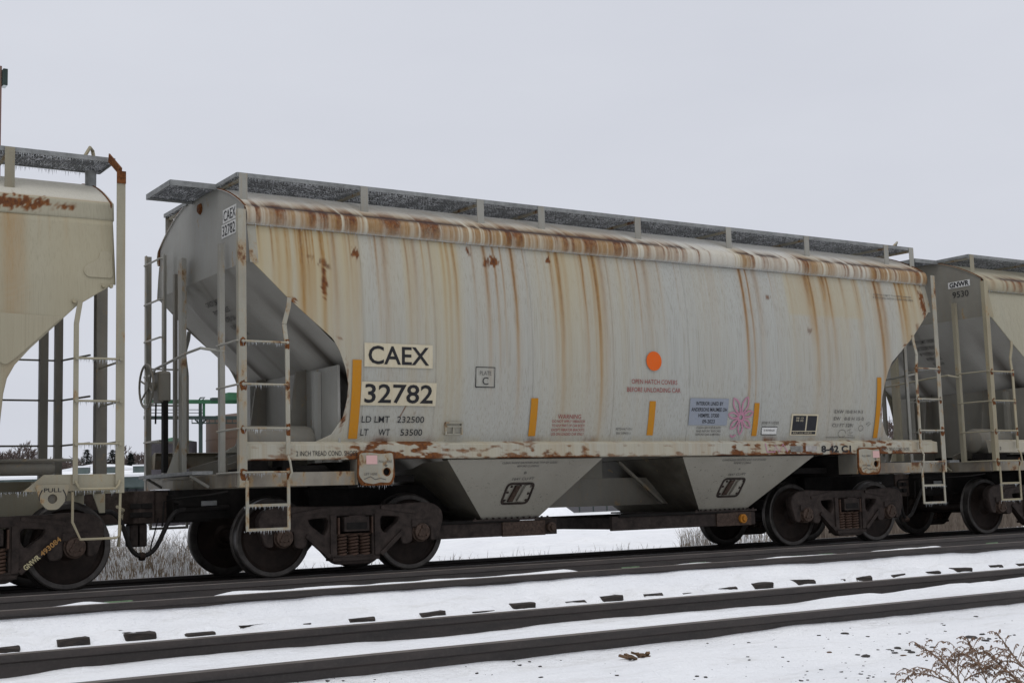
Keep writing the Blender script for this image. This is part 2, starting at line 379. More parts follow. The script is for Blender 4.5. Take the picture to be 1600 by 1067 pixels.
# faded green paint marks on the middle track rail
mgreen = plain('faded_green_mark', (.17,.25,.15), .8, 0, .4, 30)
for px in (185, 640, 985, 1090, 1240, 1290, 1550):
    d = _f + CR*(px-800)/FPX - CU*((908-.06*(px-400))+13-533.5)/FPX; t = (YM+.755-.0095-CAM[1])/d[1]; X = CAM[0]+d[0]*t
    MB().box(X-.12, X+.12, .755-.0125, .755-.0095, -.118, -.088).build('paint_mark', mgreen, tm)
# ================================================================== HOPPER CARS
PZ = [1.46,1.50,1.7,1.9,2.15,2.5,2.8,3.2,3.6,3.95,4.0]; PY = [1.44,1.452,1.505,1.55,1.592,1.622,1.626,1.608,1.562,1.485,1.47]
_pc = np.polyfit(PZ, PY, 5)
def YP(z): return np.polyval(_pc, np.clip(z, 1.46, 4.0))
def roof_z(y): return 4.60-.2036*y*y
ROOFP = [(1.478,3.935),(1.515,3.945),(1.538,3.975),(1.545,4.02),(1.541,4.07),(1.525,4.115),(1.50,4.145),(1.47,4.160),(1.44,4.172)]
ROOFP = [(-a, c) for a, c in ROOFP] + [(-y, roof_z(y)) for y in (1.38,1.30,1.2,1.08,.95,.8,.6,.4,.2)] + [(0, 4.60)]
ROOFP = ROOFP + [(-a, c) for a, c in ROOFP[-2::-1]]
_txt = {}
def text2d(txt, bold=0):
    k = (txt, bold)
    if k not in _txt:
        cu = bpy.data.curves.new('t', 'FONT'); cu.body = txt; cu.size = 1; cu.resolution_u = 3; cu.offset = bold; cu.align_x = 'CENTER'
        o = bpy.data.objects.new('t', cu); COL.objects.link(o); bpy.context.view_layer.update()
        me_ = bpy.data.meshes.new_from_object(o.evaluated_get(bpy.context.evaluated_depsgraph_get()))
        v = np.array([tuple(q.co) for q in me_.vertices])[:, :2]; f = [tuple(p.vertices) for p in me_.polygons]
        bpy.data.objects.remove(o); bpy.data.curves.remove(cu); bpy.data.meshes.remove(me_)
        lo, hi = v.min(0), v.max(0); _txt[k] = ((v-lo)/(hi-lo), f)
    return _txt[k]
def put_text(parent, name, txt, u0, u1, v0, v1, mat_, surf, bold=.0):
    v, f = text2d(txt, bold)
    vs_ = [surf(u0+a*(u1-u0), v0+c*(v1-v0)) for a, c in v]
    me_ = bpy.data.meshes.new(name); me_.from_pydata(vs_, [], f); me_.update(); me_.materials.append(mat_)
    return link(name, me_, None, parent)
def put_patch(parent, name, u0, u1, v0, v1, mat_, surf, th=.0, nu=2, nv=8, poly=None):
    """thin decal following a surface; poly = list of u,v for a fan-filled shape"""
    mb = MB()
    if poly:
        cu = sum(p[0] for p in poly)/len(poly); cv = sum(p[1] for p in poly)/len(poly)
        mb.add([surf(cu, cv)]+[surf(*p) for p in poly], [(0, i+1, (i+1) % len(poly)+1) for i in range(len(poly))])
    else:
        mb.add([surf(u0+(u1-u0)*i/nu, v0+(v1-v0)*j/nv) for j in range(nv+1) for i in range(nu+1)],
               [(j*(nu+1)+i, j*(nu+1)+i+1, (j+1)*(nu+1)+i+1, (j+1)*(nu+1)+i) for j in range(nv) for i in range(nu)])
    return mb.build(name, mat_, parent)
def ribbon(parent, name, strokes, w, mat_, surf):
    """drawn line marks: list of polylines in u,v"""
    mb = MB()
    for st in strokes:
        pts = [Vector((a, c)) for a, c in st]; vs_ = []
        for i, p in enumerate(pts):
            t = (pts[min(i+1, len(pts)-1)]-pts[max(i-1, 0)]).normalized(); q = Vector((-t.y, t.x))*w/2
            vs_ += [surf(*(p-q)), surf(*(p+q))]
        mb.add(vs_, [(2*i, 2*i+1, 2*i+3, 2*i+2) for i in range(len(pts)-1)])
    return mb.build(name, mat_, parent)
def plate2d(loops, half, bevel=0):
    """filled 2D loops with holes, as a solid (curve fill) -> verts (x,z,t), faces"""
    cu = bpy.data.curves.new('p', 'CURVE'); cu.dimensions = '2D'; cu.fill_mode = 'BOTH'; cu.extrude = max(half-bevel, .0005); cu.bevel_depth = bevel; cu.bevel_resolution = 1
    for lp in loops:
        sp = cu.splines.new('POLY'); sp.points.add(len(lp)-1); sp.use_cyclic_u = True
        for q, (a, c) in zip(sp.points, lp): q.co = (a, c, 0, 1)
    o = bpy.data.objects.new('p', cu); COL.objects.link(o); bpy.context.view_layer.update()
    me_ = bpy.data.meshes.new_from_object(o.evaluated_get(bpy.context.evaluated_depsgraph_get()))
    v = [tuple(q.co) for q in me_.vertices]; f = [tuple(p.vertices) for p in me_.polygons]
    bpy.data.objects.remove(o); bpy.data.curves.remove(cu); bpy.data.meshes.remove(me_)
    return v, f
def rounded(pts, r=.03, n=4):
    out_ = []; N = len(pts)
    for i in range(N):
        p = Vector(pts[i]); a = (Vector(pts[i-1])-p); c = (Vector(pts[(i+1) % N])-p)
        k = min(r, a.length*.45, c.length*.45); p0 = p+a.normalized()*k; p1 = p+c.normalized()*k
        for j in range(n+1):
            t = j/n; q = p0*(1-t)**2 + p*2*t*(1-t) + p1*t*t; out_.append((q.x, q.y))
    return out_
def circ(cx, cz, r, n=20): return [(cx+r*math.cos(2*math.pi*i/n), cz+r*math.sin(2*math.pi*i/n)) for i in range(n)]
# ---------------------------------------------------------------- truck meshes (shared)
half_o = [(0,.775),(.55,.785),(.90,.80),(1.08,.775),(1.17,.70),(1.18,.60),(1.10,.375),(1.03,.36),(1.03,.53),(.75,.53),(.75,.345),(.635,.335),(.61,.43),(.55,.44),(.43,.33),(.30,.19),(.22,.135)]
outer = half_o + [(-a, c) for a, c in reversed(half_o[1:])]
tri = [(.61,.665),(.36,.68),(.325,.64),(.325,.52),(.39,.44),(.58,.58)]
v, f = plate2d([rounded(outer, .05), rounded(tri, .04), rounded([(-a, c) for a, c in tri][::-1], .04), rounded([(-.24,.69),(.24,.69),(.24,.215),(-.24,.215)], .02)], .062, .016)
mbf = MB()
for s in (-1, 1): mbf.add([(a, s*1.04+t, c) for a, c, t in v], f)
for s in (-1, 1):       # raised ribs, jaw pads, spring seat
    mbf.box(-.30,.30, s*1.04-.10, s*1.04+.10, .165,.20)
    for q in (-1, 1):
        mbf.box(q*.285-.035, q*.285+.035, s*1.04-.085, s*1.04+.085, .22,.69)
        mbf.box(q*.889-.135, q*.889+.135, s*1.04-.08, s*1.04+.08, .525,.60)
        mbf.bar((q*.80, s*1.105, .70), (q*.34, s*1.105, .765), .03, .04)
        mbf.bar((q*.62, s*1.10, .47), (q*.33, s*1.10, .22), .05, .06, (0,1,0))
mbf.box(-.16,.16,-1.16,1.16,.50,.665)
mbf.box(-.10,.10,-1.17,1.17,.665,.68)
FRAME = mbf.mesh('truck_frame', MT['steel'], True, 40)
prof = [(0,-.86),(.105,-.86),(.12,-.82),(.15,-.785),(.25,-.755),(.345,-.75),(.385,-.775),(.395,-.802),(.44,-.808),(.456,-.80),(.458,-.70),(.470,-.692),(.481,-.678),(.476,-.662),(.45,-.655),(.385,-.66),(.36,-.70),(.15,-.71),(.11,-.67),(0,-.67)]
mb = MB().lathe(prof, n=56); WHEEL = mb.mesh('wheel', MT['wheel'], True, 30); WHEEL.materials.append(MT['rim'])
for p in WHEEL.polygons:
    rr = max(math.hypot(WHEEL.vertices[i].co.x, WHEEL.vertices[i].co.z) for i in p.vertices)
    if rr > .4385: p.material_index = 1
AXLE = MB().lathe([(0,-.7),(.085,-.7),(.08,0),(.085,.7),(0,.7)], n=16).mesh('axle', MT['wheel'], True)
mb = MB().lathe([(0,-1.155),(.045,-1.155),(.05,-1.14),(.098,-1.135),(.106,-1.12),(.106,-1.09),(.118,-1.085),(.118,-.98),(.09,-.97),(.09,-.86)], n=24)
for k in range(3):
    a = R_(90+120*k); mb.lathe([(0,-1.163),(.02,-1.163),(.024,-1.135)], (.058*math.cos(a), 0, .058*math.sin(a)), n=6)
CAP = mb.mesh('bearing_cap', MT['cap'], True, 40)
mb = MB(); pts = []
for i in range(0, 57):
    a = i/8*2*math.pi; pts.append((.058*math.cos(a), .058*math.sin(a), .205+.26*i/56))
mb.tube(pts, .0155, 6); SPRING = mb.mesh('spring', MT['spring'], True, 60)
def truck(car, x):
    t = link('truck', FRAME, None, car, (x, 0, 0))
    for q in (-1, 1):
        link('axle', AXLE, None, t, (q*.889, 0, .457))
        for s in (0, 1):
            for nm, me_ in (('wheel', WHEEL), ('bearing_cap', CAP)):
                o = link(nm, me_, None, t, (q*.889, 0, .457)); o.rotation_euler.z = math.pi*s
    for s in (-1, 1):
        for xx in (-.15, 0, .15): link('spring', SPRING, None, t, (xx, s*1.04, 0))
        mb_ = MB().box(-.235,.235, s*1.055-.02, s*1.055+.02, .455,.475).box(-.225,-.205, s*1.10-.03, s*1.10+.03, .47,.66).box(.205,.225, s*1.10-.03, s*1.10+.03, .47,.66)
        mb_.build('spring_plate', MT['spring'], t)
        MB().box(-.13,.13, s*1.162-.003, s*1.162+.003, .52,.60).build('bolster_pocket', MT['under'], t)
    # brake beam hanging between the wheels
    MB().bar((-.42,-.75,.38),(-.42,.75,.38),.09,.07).bar((.42,-.75,.38),(.42,.75,.38),.09,.07).build('brake_beam', MT['steel'], t)
    return t
# ---------------------------------------------------------------- shell sheets
def attrs(me_, **k):
    for nm, a in k.items(): me_.attributes.new(nm, 'FLOAT', 'POINT').data.foreach_set('value', np.clip(a, 0, 1).reshape(-1).astype(np.float32))
def sheet(name, xmin, xmax, zs, yfun, sgn, nx_, masks, mat_, parent):
    u = np.linspace(0, 1, nx_); zs = np.asarray(zs)
    X = xmin(zs)[:, None]*(1-u) + xmax(zs)[:, None]*u; Z = np.repeat(zs[:, None], nx_, 1); Y = sgn*yfun(Z)
    # faint oil-canning of the plates
    Y = Y + sgn*(f2(X*.8, Z*.7, 31, 3)-.5)*.016
    nz_ = len(zs); idx = np.arange(nx_*nz_).reshape(nz_, nx_)
    q = np.stack([idx[:-1,:-1], idx[:-1,1:], idx[1:,1:], idx[1:,:-1]], -1).reshape(-1, 4)
    if sgn > 0: q = q[:, ::-1]
    me_ = bpy.data.meshes.new(name); me_.from_pydata(np.stack([X, Y, Z], -1).reshape(-1, 3).tolist(), [], q.tolist()); me_.update()
    for p in me_.polygons: p.use_smooth = True
    attrs(me_, **masks(X, Z)); o = link(name, me_, mat_, parent)
    md = o.modifiers.new('plate', 'SOLIDIFY'); md.thickness = .009; md.offset = -1 
    return o
def streak(X, Z, x0, w, amt, ztop, length, seed=1):
    xw = X + .012*(n1(Z*2.3, seed)-.5) + .004*(n1(Z*9, seed+3)-.5)
    g = np.exp(-((xw-x0)/w)**2); t = (ztop-Z)/length
    return amt*g*np.where(t < 0, 0, np.clip(1-t, 0, 1)**.8)
def blot(X, Z, x0, z0, rx, rz, amt, seed=0):
    d = np.sqrt(((X-x0)/rx)**2+((Z-z0)/rz)**2); return amt*np.clip((1.15-d+ (f2(X*38, Z*30, seed, 4)-.5)*2.2)*2.2, 0, 1)
def masks_main(X, Z):
    t = 3.95-Z
    warm = np.interp(X, [-5.6,-4.6,-3.2,-2.4,-1.2,-.2,.5,1.6,2.3,3,4,5,5.6], [.85,.85,.70,.60,.55,.40,.12,.18,.12,.45,.38,.55,.6])
    xw = X + .02*(n1(Z*1.7, 12)-.5)
    s1, s2, s3 = f1(xw*2.3, 3), f1(xw*8.5, 7), f1(xw*26, 11)
    fade = np.interp(t, [0,.5,1.2,2.5], [1,.85,.6,.34])
    cream = 1.25*warm*fade*(.30+.85*sstep(.3,.7,s1))*(.6+.75*s2)
    och = 1.25*np.clip((s2*.6+s3*.6-.58)*4.5, 0, 1)*sstep(.34,.6,s1)*warm*np.interp(t, [0,.3,1.0,2.4], [1.0,.8,.42,.1])
    och = och + .5*np.clip((s3-.62)*5, 0, 1)*warm*np.interp(t, [0,.25,.6], [1,.5,0])
    rust = np.zeros_like(X)
    for i, (x0, w, a, L_) in enumerate([(-5.46,.012,.5,.55),(-5.30,.014,.6,1.0),(-4.95,.022,.9,1.6),(-4.88,.012,.7,1.3),(-4.70,.02,.45,1.4),(-4.55,.04,.35,1.8),(-4.34,.016,.4,1.1),(-4.0,.015,.5,1.2),(-3.9,.04,.35,1.9),
            (-3.6,.016,.45,1.6),(-3.50,.035,.32,1.3),(-3.28,.013,.4,1.2),(-2.95,.02,.45,1.5),(-2.68,.018,.35,1.2),(-2.50,.03,.62,1.7),(-2.36,.016,.7,1.5),(-2.26,.012,.6,1.4),(-2.10,.026,.9,1.9),(-1.92,.012,.4,.8),(-1.52,.014,.5,1.4),(-1.40,.034,.55,2.3),
            (-1.02,.016,.6,1.6),(-.82,.03,.9,2.2),(-.72,.05,.3,2.0),(-.42,.014,.3,.9),(-.12,.014,.65,1.1),(.02,.05,.3,1.5),(.25,.014,.3,1.0),(.55,.012,.2,.8),(1.74,.026,.95,2.3),(1.86,.014,.8,2.2),(2.02,.05,.28,1.6),
            (2.3,.01,.35,.6),(3.02,.07,.62,.95),(3.10,.022,.85,1.6),(3.38,.045,.75,.65),(3.46,.02,.75,1.2),(3.75,.03,.35,.9),(4.05,.014,.5,1.4),(4.48,.035,.95,2.6),(4.58,.05,.40,2.4),(4.94,.016,.7,1.3),(5.04,.022,.75,1.1),(5.22,.014,.5,.7),(5.42,.03,.6,.6)]):
        och = och + streak(X, Z, x0+.02, w*3.2, a*.26, 4.0, 2.9, i+50)
        och = och + streak(X, Z, x0, w, a*1.25, 4.0, L_*1.2, i)
        rust = rust + streak(X, Z, x0, w*.55, a*.7, 4.0, L_*.6, i)
    # blisters and breakthroughs
    for b_ in [(-4.27,3.70,.045,.06,1),(-4.70,3.30,.04,.16,.9),(-4.68,3.55,.06,.07,.55),(-4.85,3.62,.04,.03,.4),(-2.38,3.74,.07,.05,1),(-2.48,3.70,.05,.05,.6),(-1.54,3.82,.028,.034,1),(-2.72,3.85,.03,.05,.7),(-4.53,2.69,.022,.022,.8),
               (2.2,3.55,.05,.025,.6),(2.95,3.1,.04,.04,.5),(-3.53,1.85,.02,.02,.3),(-4.43,2.10,.022,.30,.55),(-4.46,1.75,.02,.10,.6),(4.5,2.3,.03,.05,.6),(4.43,2.02,.025,.14,.7),(-5.1,3.08,.05,.06,.8),(4.98,2.9,.05,.08,.7),(5.5,3.62,.05,.26,1),(5.3,3.25,.04,.06,.5)]:
        rust = rust + blot(X, Z, *b_, seed=int(abs(b_[0]*10)))
    # scratch under the number
    d = np.abs((X+3.68)-(Z-1.88)*.55); rust = rust + np.exp(-(d/.008)**2)*((Z > 1.80) & (Z < 1.97))*.9
    # pale repainted patch high on the right
    patch = sstep(2.52,2.60,X)*(1-sstep(4.1,4.2,X))*sstep(3.30,3.33,Z); cream = np.maximum(cream, patch*.62)
    # lower edge
    low = sstep(1.62,1.50,Z); cream = cream + low*.3*(f1(X*6, 61) > .5); rust = rust + low*np.clip((f1(X*3.3, 66)-.62)*6, 0, .8)
    edge = sstep(.10,.0,np.abs(X-LCUT(Z)))*.0
    # plate seams
    seam = np.zeros_like(X)
    for xs in (-4.22,-3.27,-1.88,-.62,.66,1.98,3.33,4.26): seam = np.maximum(seam, np.exp(-((X-xs)/.007)**2)*(.25+.5*f1(Z*3+xs, 8)))
    return dict(cream=cream, ochre=och, rust=rust, dark=seam*.45)
CZ = np.array([1.46,1.50,1.52,1.6,1.8,2.0,2.17,2.35,2.55,2.68,3.10,3.53,3.531,3.95]); CX = np.array([-4.87,-4.85,-4.77,-4.58,-4.45,-4.415,-4.41,-4.45,-4.53,-4.61,-5.13,-5.58,-5.58,-5.58])
def LCUT(z): return np.interp(z, CZ, CX)
def masks_light(seed):
    def fn(X, Z):
        t = 3.95-Z; s1, s2 = f1(X*2.1, seed), f1(X*9, seed+4)
        cream = .45*(.3+s1)*np.interp(t, [0,2.5], [1,.4]); och = np.clip((s2-.52)*3, 0, 1)*sstep(.45,.65,s1)*np.interp(t, [0,1.6], [.7,.1])
        return dict(cream=cream, ochre=och, rust=och*.15, dark=np.zeros_like(X))
    return fn
def roof_masks(X, k, seed, main):
    """k = index along ROOFP profile; rust on the rounded eave and the gutter line above it"""
    prof_r = np.interp(X, [-5.6,-5.2,-4.6,-3.6,-2.9,-2.3,-1.6,-1.0,-.4,0,.6,1.2,1.62,1.75,1.95,2.05,2.9,3.0,3.5,3.7,4.3,4.45,5.2,5.65], [.5,.75,.9,.95,.8,1,.9,.95,.9,.5,.35,.12,.12,.95,.9,.25,.2,.9,.8,.3,.35,.95,.8,1]) if main else np.full_like(X, .28)
    s = f1(X*3.5, seed); s2 = f1(X*17, seed+2); s3 = f1(X*44, seed+5)
    str_ = np.clip((s*.45+s2*.6+s3*.45-.78+.42*prof_r)*3.4, 0, 1)
    kk = k.astype(float); kk = np.minimum(kk, len(ROOFP)-1-kk)
    band = np.interp(kk, [0,1,2,4,6,7,8,9,11,14], [.25,.45,.85,1,1,1,.9,.5,.12,.0])
    rust = np.clip(str_*band*1.15, 0, 1)*np.interp(kk, [0,2,5,8], [.25,.45,.7,1])*(.35+.65*sstep(.42,.6,f1(X*7.5, seed+21)))
    cream = .8*band*(.4+prof_r*.6); och = np.clip(np.clip((s2*.7+s3*.6-.36)*2.6, 0, 1)*band*prof_r*1.15, 0, 1)
    dk = np.interp(kk, [5,6,7,8,8.8,9.6], [0,.5,1,1,.4,0])*sstep(.28,.50,s*.6+s2*.3+prof_r*.32-.14)*.95
    # run-off on the sloping roof
    up = np.interp(kk, [8,9,12,15,19], [0,1,.7,.25,0]); och = och + up*np.clip((f1(X*5+kk*.05, seed+9)-.55)*3, 0, 1)*prof_r*.6
    cream = cream + up*.3*prof_r
    return dict(cream=cream, ochre=och, rust=rust, dark=dk)
def roof(car, xa, xb, nx_, mat_, seed, main, profile=ROOFP):
    xs = np.linspace(xa, xb, nx_); P = np.array(profile); K = len(P)
    X = np.repeat(xs[None, :], K, 0); kk = np.repeat(np.arange(K)[:, None], nx_, 1)
    Y = np.repeat(P[:, 0][:, None], nx_, 1); Z = np.repeat(P[:, 1][:, None], nx_, 1) + (f2(X*.7, kk*.2, 17, 3)-.5)*.012
    idx = np.arange(K*nx_).reshape(K, nx_); q = np.stack([idx[:-1,:-1], idx[:-1,1:], idx[1:,1:], idx[1:,:-1]], -1).reshape(-1, 4)
    me_ = bpy.data.meshes.new('roof'); me_.from_pydata(np.stack([X, Y, Z], -1).reshape(-1, 3).tolist(), [], q.tolist()); me_.update()
    for p in me_.polygons: p.use_smooth = True
    attrs(me_, **roof_masks(X, kk, seed, main)); o = link('roof', me_, mat_, car)
    md = o.modifiers.new('plate', 'SOLIDIFY'); md.thickness = .008; md.offset = -1
    return o
def end_sheets(car, s, xe, ztop_prof, zl, mat_, mat_slope, yfun, slope=1.115, zend=1.29):
    P = [(y, z) for y, z in ztop_prof]; yl = float(yfun(zl))-.012
    mb_ = MB(); side = [(float(yfun(z))-.012, z) for z in np.linspace(zl, 3.92, 6)]
    ring = [(-a, c) for a, c in side] + [(y, z-.006) for y, z in P if abs(y) < 1.475] + [(a, c) for a, c in side[::-1]]
    mb_.v = [(xe, y, z) for y, z in ring] + [(xe, 0, 3.8)]; n_ = len(ring)
    for i in range(n_): mb_.f.append((n_, i, (i+1) % n_))
    # raised rim of the end sheet along the roof edge
    o = mb_.build('end_sheet', mat_, car)
    rim = MB(); pts = [(xe-s*0+s*.012, y, z+.004) for y, z in P if abs(y) < 1.48]
    rim.tube(pts, .009, 5); rim.build('roof_edge', MT['rustspot'], car, True)
    ys = np.linspace(-1, 1, 41); zs_ = np.linspace(zl, zend, 24); mb_ = MB()
    for z in zs_:
        w = float(yfun(max(z, 1.47)))-.015
        for q in ys:
            y = q*w; o_ = .10*(1-float(sstep(.70,.98,abs(y))))*min(1, (zl-z)*3+.0)
            mb_.v.append((xe - s*(zl-z)*slope + s*o_*.68, y, z - o_*.73))
    for j in range(23):
        for i in range(40): mb_.f.append((j*41+i, j*41+i+1, (j+1)*41+i+1, (j+1)*41+i))
    o = mb_.build('slope_sheet', mat_slope, car, True, ang=50)
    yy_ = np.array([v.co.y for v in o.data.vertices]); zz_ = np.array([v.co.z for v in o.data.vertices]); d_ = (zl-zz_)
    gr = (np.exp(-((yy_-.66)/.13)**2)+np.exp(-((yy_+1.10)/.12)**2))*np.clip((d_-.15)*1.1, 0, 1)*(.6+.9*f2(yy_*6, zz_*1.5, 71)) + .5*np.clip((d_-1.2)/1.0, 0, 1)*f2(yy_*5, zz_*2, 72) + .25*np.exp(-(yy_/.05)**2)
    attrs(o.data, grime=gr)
def ladder(car, s, ys, mat_, xa=5.69, xb=5.17, ztop=4.08, zin=3.10, rungs=(2.614,2.144,1.664,1.187), stir=(.83,.57), bend=True):
    """side ladder with wide outer stile, narrow bent inner stile and a stirrup step; s = end, ys = side"""
    y = ys*1.625; mb_ = MB()
    mb_.box(*sorted((s*xa-.045, s*xa+.045)), *sorted((y, y-ys*.012)), 1.03, ztop).box(*sorted((s*xa+s*.033, s*xa+s*.045)), *sorted((y-ys*.012, y-ys*.07)), 1.03, ztop)
    o = mb_.build('ladder', mat_, car)
    st = MB()
    if bend: 
        for a, b_ in (((s*(xb-.03), zin+.02),(s*(xb-.02), zin-.08)),((s*(xb-.02), zin-.08),(s*(xb+.035), zin-.28)),((s*(xb+.035), zin-.28),(s*xb, zin-.55)),((s*xb, zin-.55),(s*xb, 1.38))):
            st.bar((a[0], y, a[1]), (b_[0], y, b_[1]), .05, .016, (0,1,0))
    else: st.bar((s*xb, y, zin), (s*xb, y, 1.1), .05, .016, (0,1,0))
    st.build('stile', mat_, o)
    for z in rungs:
        r = MB().tube([(s*(xa-.0), y-ys*.03, z), (s*(xa-.01), y+ys*.012, z), (s*(xb+.0), y+ys*.012, z), (s*xb, y-ys*.03, z)], .0125, 6)
        for xx in (xa, xb): r.lathe([(0,ys*.022),(.018,ys*.022),(.018,0)], (s*xx, y, z), n=8)
        rg = r.build('rung', mat_, o, True)
        if ys < 0:
            for xx in (xa, xb):
                q_ = random.Random(int(z*1000+xx*77+s*5)); k = q_.uniform(.6, 1.15); hw = .043 if xx == xa else .024
                pl_ = [(s*xx+max(-hw, min(hw, .05*k*math.cos(R_(i*24))*q_.uniform(.6,1.2))), z+.052*k*math.sin(R_(i*24))*q_.uniform(.6,1.2)-(.03 if math.sin(R_(i*24)) < -.3 else 0)) for i in range(15)]
                put_patch(o, 'rust_stain', 0, 0, 0, 0, MT['rustspot'], lambda u, w_: (u, y-.0015 if xx == xa else y-.0095, w_), poly=pl_)
    sp_ = MB(); za, zb = stir; xo = xa-.04
    for a, b_ in (((s*xo, 1.10),(s*xo, zb)),((s*xb, 1.10),(s*xb, zb))): sp_.bar((a[0], y, a[1]), (b_[0], y, b_[1]), .034, .014, (0,1,0))
    for z in (za, zb): sp_.bar((s*(xo+.015), y, z), (s*(xb-.015), y, z), .016, .03, (0,0,1))
    sp_.tube([(s*xb, y, 1.36), (s*xb, y+ys*.05, 1.30), (s*(xb-.02), y+ys*.05, 1.18), (s*xb, y+ys*.02, 1.10)], .013, 6)
    sp_.build('stirrup_step', mat_, o)
    return o
def icicles(car, lines, seed, lo=.015, hi=.06, step=.02):
    """lines = [(a,b)] edges from which short icicles hang"""
    r = random.Random(seed); mb_ = MB()
    for a, b_ in lines:
        a = Vector(a); b_ = Vector(b_); L_ = (b_-a).length; d = 0
        while d < L_:
            p = a.lerp(b_, d/L_); h = lo + (hi-lo)*r.random()**2.2; w = .0025+h*.055
            mb_.add([p+Vector((w,0,0)), p+Vector((-w*.5,w*.87,0)), p+Vector((-w*.5,-w*.87,0)), p-Vector((0,0,h))], [(0,1,3),(1,2,3),(2,0,3)])
            d += step*r.uniform(.4,1.8)
    return tag(mb_.build('icicles', MT['ice'], car), kind='stuff')
def grating(car, x0, x1, y0, y1, z, along=True):
    mb_ = MB(); L_ = x1-x0; n_ = int(L_/.042)
    for i in range(n_+1):
        x = x0+L_*i/n_; mb_.box(x-.0035, x+.0035, y0, y1, z-.026, z)
    m_ = max(3, int((y1-y0)/.045))
    for i in range(m_+1):
        y = y0+(y1-y0)*i/m_; mb_.box(x0, x1, y-.004, y+.004, z-.022, z-.002)
    return tag(mb_.build('grating', MT['grate'], car), kind='stuff')
def running_board(car, x0, x1, y0, y1, z, posts, ysgn, mat_, zroof=roof_z):
    """walkway on posts above the roof edge: edge rails, grating, posts, braces"""
    mb_ = MB()
    for y in (y0, y1): mb_.box(x0, x1, y-.006, y+.006, z-.035, z+.014)
    for x in (x0, x1): mb_.box(x-.006, x+.006, y0+.008, y1-.008, z-.035, z+.012)
    b_ = mb_.build('running_board', MT['galvd'], car)
    grating(b_, x0+.01, x1-.01, min(y0,y1)+.008, max(y0,y1)-.008, z)
    yo = y0 if abs(y0) > abs(y1) else y1; yi = y1 if yo == y0 else y0
    for x in posts:
        MB().box(x-.05, x+.05, *sorted((yo+ysgn*.009, yo+ysgn*.017)), zroof(yo)-.02, z+.008).build('post', mat_, b_)
        MB().bar((x, yo, z-.05), (x, yi, max(z-.06, zroof(yi)-.03)), .035, .03).build('brace', MT['part_r'], b_)
    return b_
def coupler(car, s, xc, mat_=None):
    """knuckle coupler; xc = coupling plane"""
    mb_ = MB(); P = [(.42,-.085),(.20,-.085),(.16,-.19),(-.02,-.21),(-.09,-.17),(-.10,-.09),(-.05,-.08),(-.03,-.13),(.03,-.13),(.05,-.03),(.03,.06),(-.07,.10),(-.11,.16),(-.06,.20),(.08,.20),(.16,.12),(.20,.085),(.42,.085)]
    for z0, z1, k in ((.66,1.03,1.0),):
        n_ = len(P); b0 = len(mb_.v)
        mb_.v += [(xc-s*a, c*s*-1, z0) for a, c in P] + [(xc-s*a, c*s*-1, z1) for a, c in P]
        mb_.f.append(tuple(range(b0, b0+n_))); mb_.f.append(tuple(range(b0+n_, b0+2*n_)))
        for i in range(n_): j = (i+1) % n_; mb_.f.append((b0+i, b0+j, b0+n_+j, b0+n_+i))
    mb_.box(*sorted((xc-s*.40, xc-s*.75)), -.08,.08,.79,.97)
    o = mb_.build('coupler', MT['coupler'], car, bevel=.012)
    MB().box(*sorted((xc-s*.20, xc-s*.40)), -.10,.10,1.031,1.045).build('snow_cap', MT['snowcap'], o, bevel=.012)
    MB().box(*sorted((xc+s*.03, xc-s*.10)), -.13,.07,.40,.66).build('lock_lift', MT['steel'], o, bevel=.02)
    for z_ in (.76,.86): MB().box(*sorted((xc-s*.0, xc-s*.13)), -.2185,-.2, z_-.03, z_+.03).build('cast_slot', MT['under'], o, bevel=.008)
    MB().prism([(xc-s*.42,.99),(xc-s*.62,1.15),(xc-s*.62,.70),(xc-s*.42,.72)], -.12,.12).build('shank_collar', MT['coupler'], o, bevel=.01)
    MB().box(*sorted((xc-s*.66, xc-s*.85)), -.345,-.305, .84,.90).build('draft_key', MT['galvd'], o, bevel=.006)
    return o
def hose(car, s, xc, y=-.36):
    a = Vector((xc-s*.48, y, .80)); pts = [a, a+Vector((s*.10,-.01,.0)), a+Vector((s*.20,0,-.10))]
    e = Vector((xc+s*.0, y+.12, .295)); p3 = Vector((xc-s*.16, y+.06, .42))
    pts += [p3, p3.lerp(e, .5)+Vector((0,0,-.03)), e]
    P = []                                                       # catmull-rom
    q = [pts[0]]+pts+[pts[-1]]
    for i in range(1, len(q)-2):
        for t in (0,.25,.5,.75):
            P.append(.5*((2*q[i])+(-q[i-1]+q[i+1])*t+(2*q[i-1]-5*q[i]+4*q[i+1]-q[i+2])*t*t+(-q[i-1]+3*q[i]-3*q[i+1]+q[i+2])*t**3))
    P.append(pts[-1])
    o = MB().tube(P, .027, 8).build('air_hose', MT['rub'], car, True)
    MB().lathe([(0,-.03),(.045,-.03),(.05,0),(.045,.03),(0,.03)], tuple(e), 'X', 12).build('glad_hand', MT['cap'], o, True)
    MB().tube([a+Vector((-s*.5,0,.02)), a+Vector((s*.03,0,0))], .03, 8).build('angle_cock', MT['under'], o, True)
    pc = [e+Vector((-s*.10,.02,.06)), Vector((xc-s*.22, -.15, .72))]
    MB().tube(pc, .008, 5).build('support_chain', MT['under'], o)
    return o

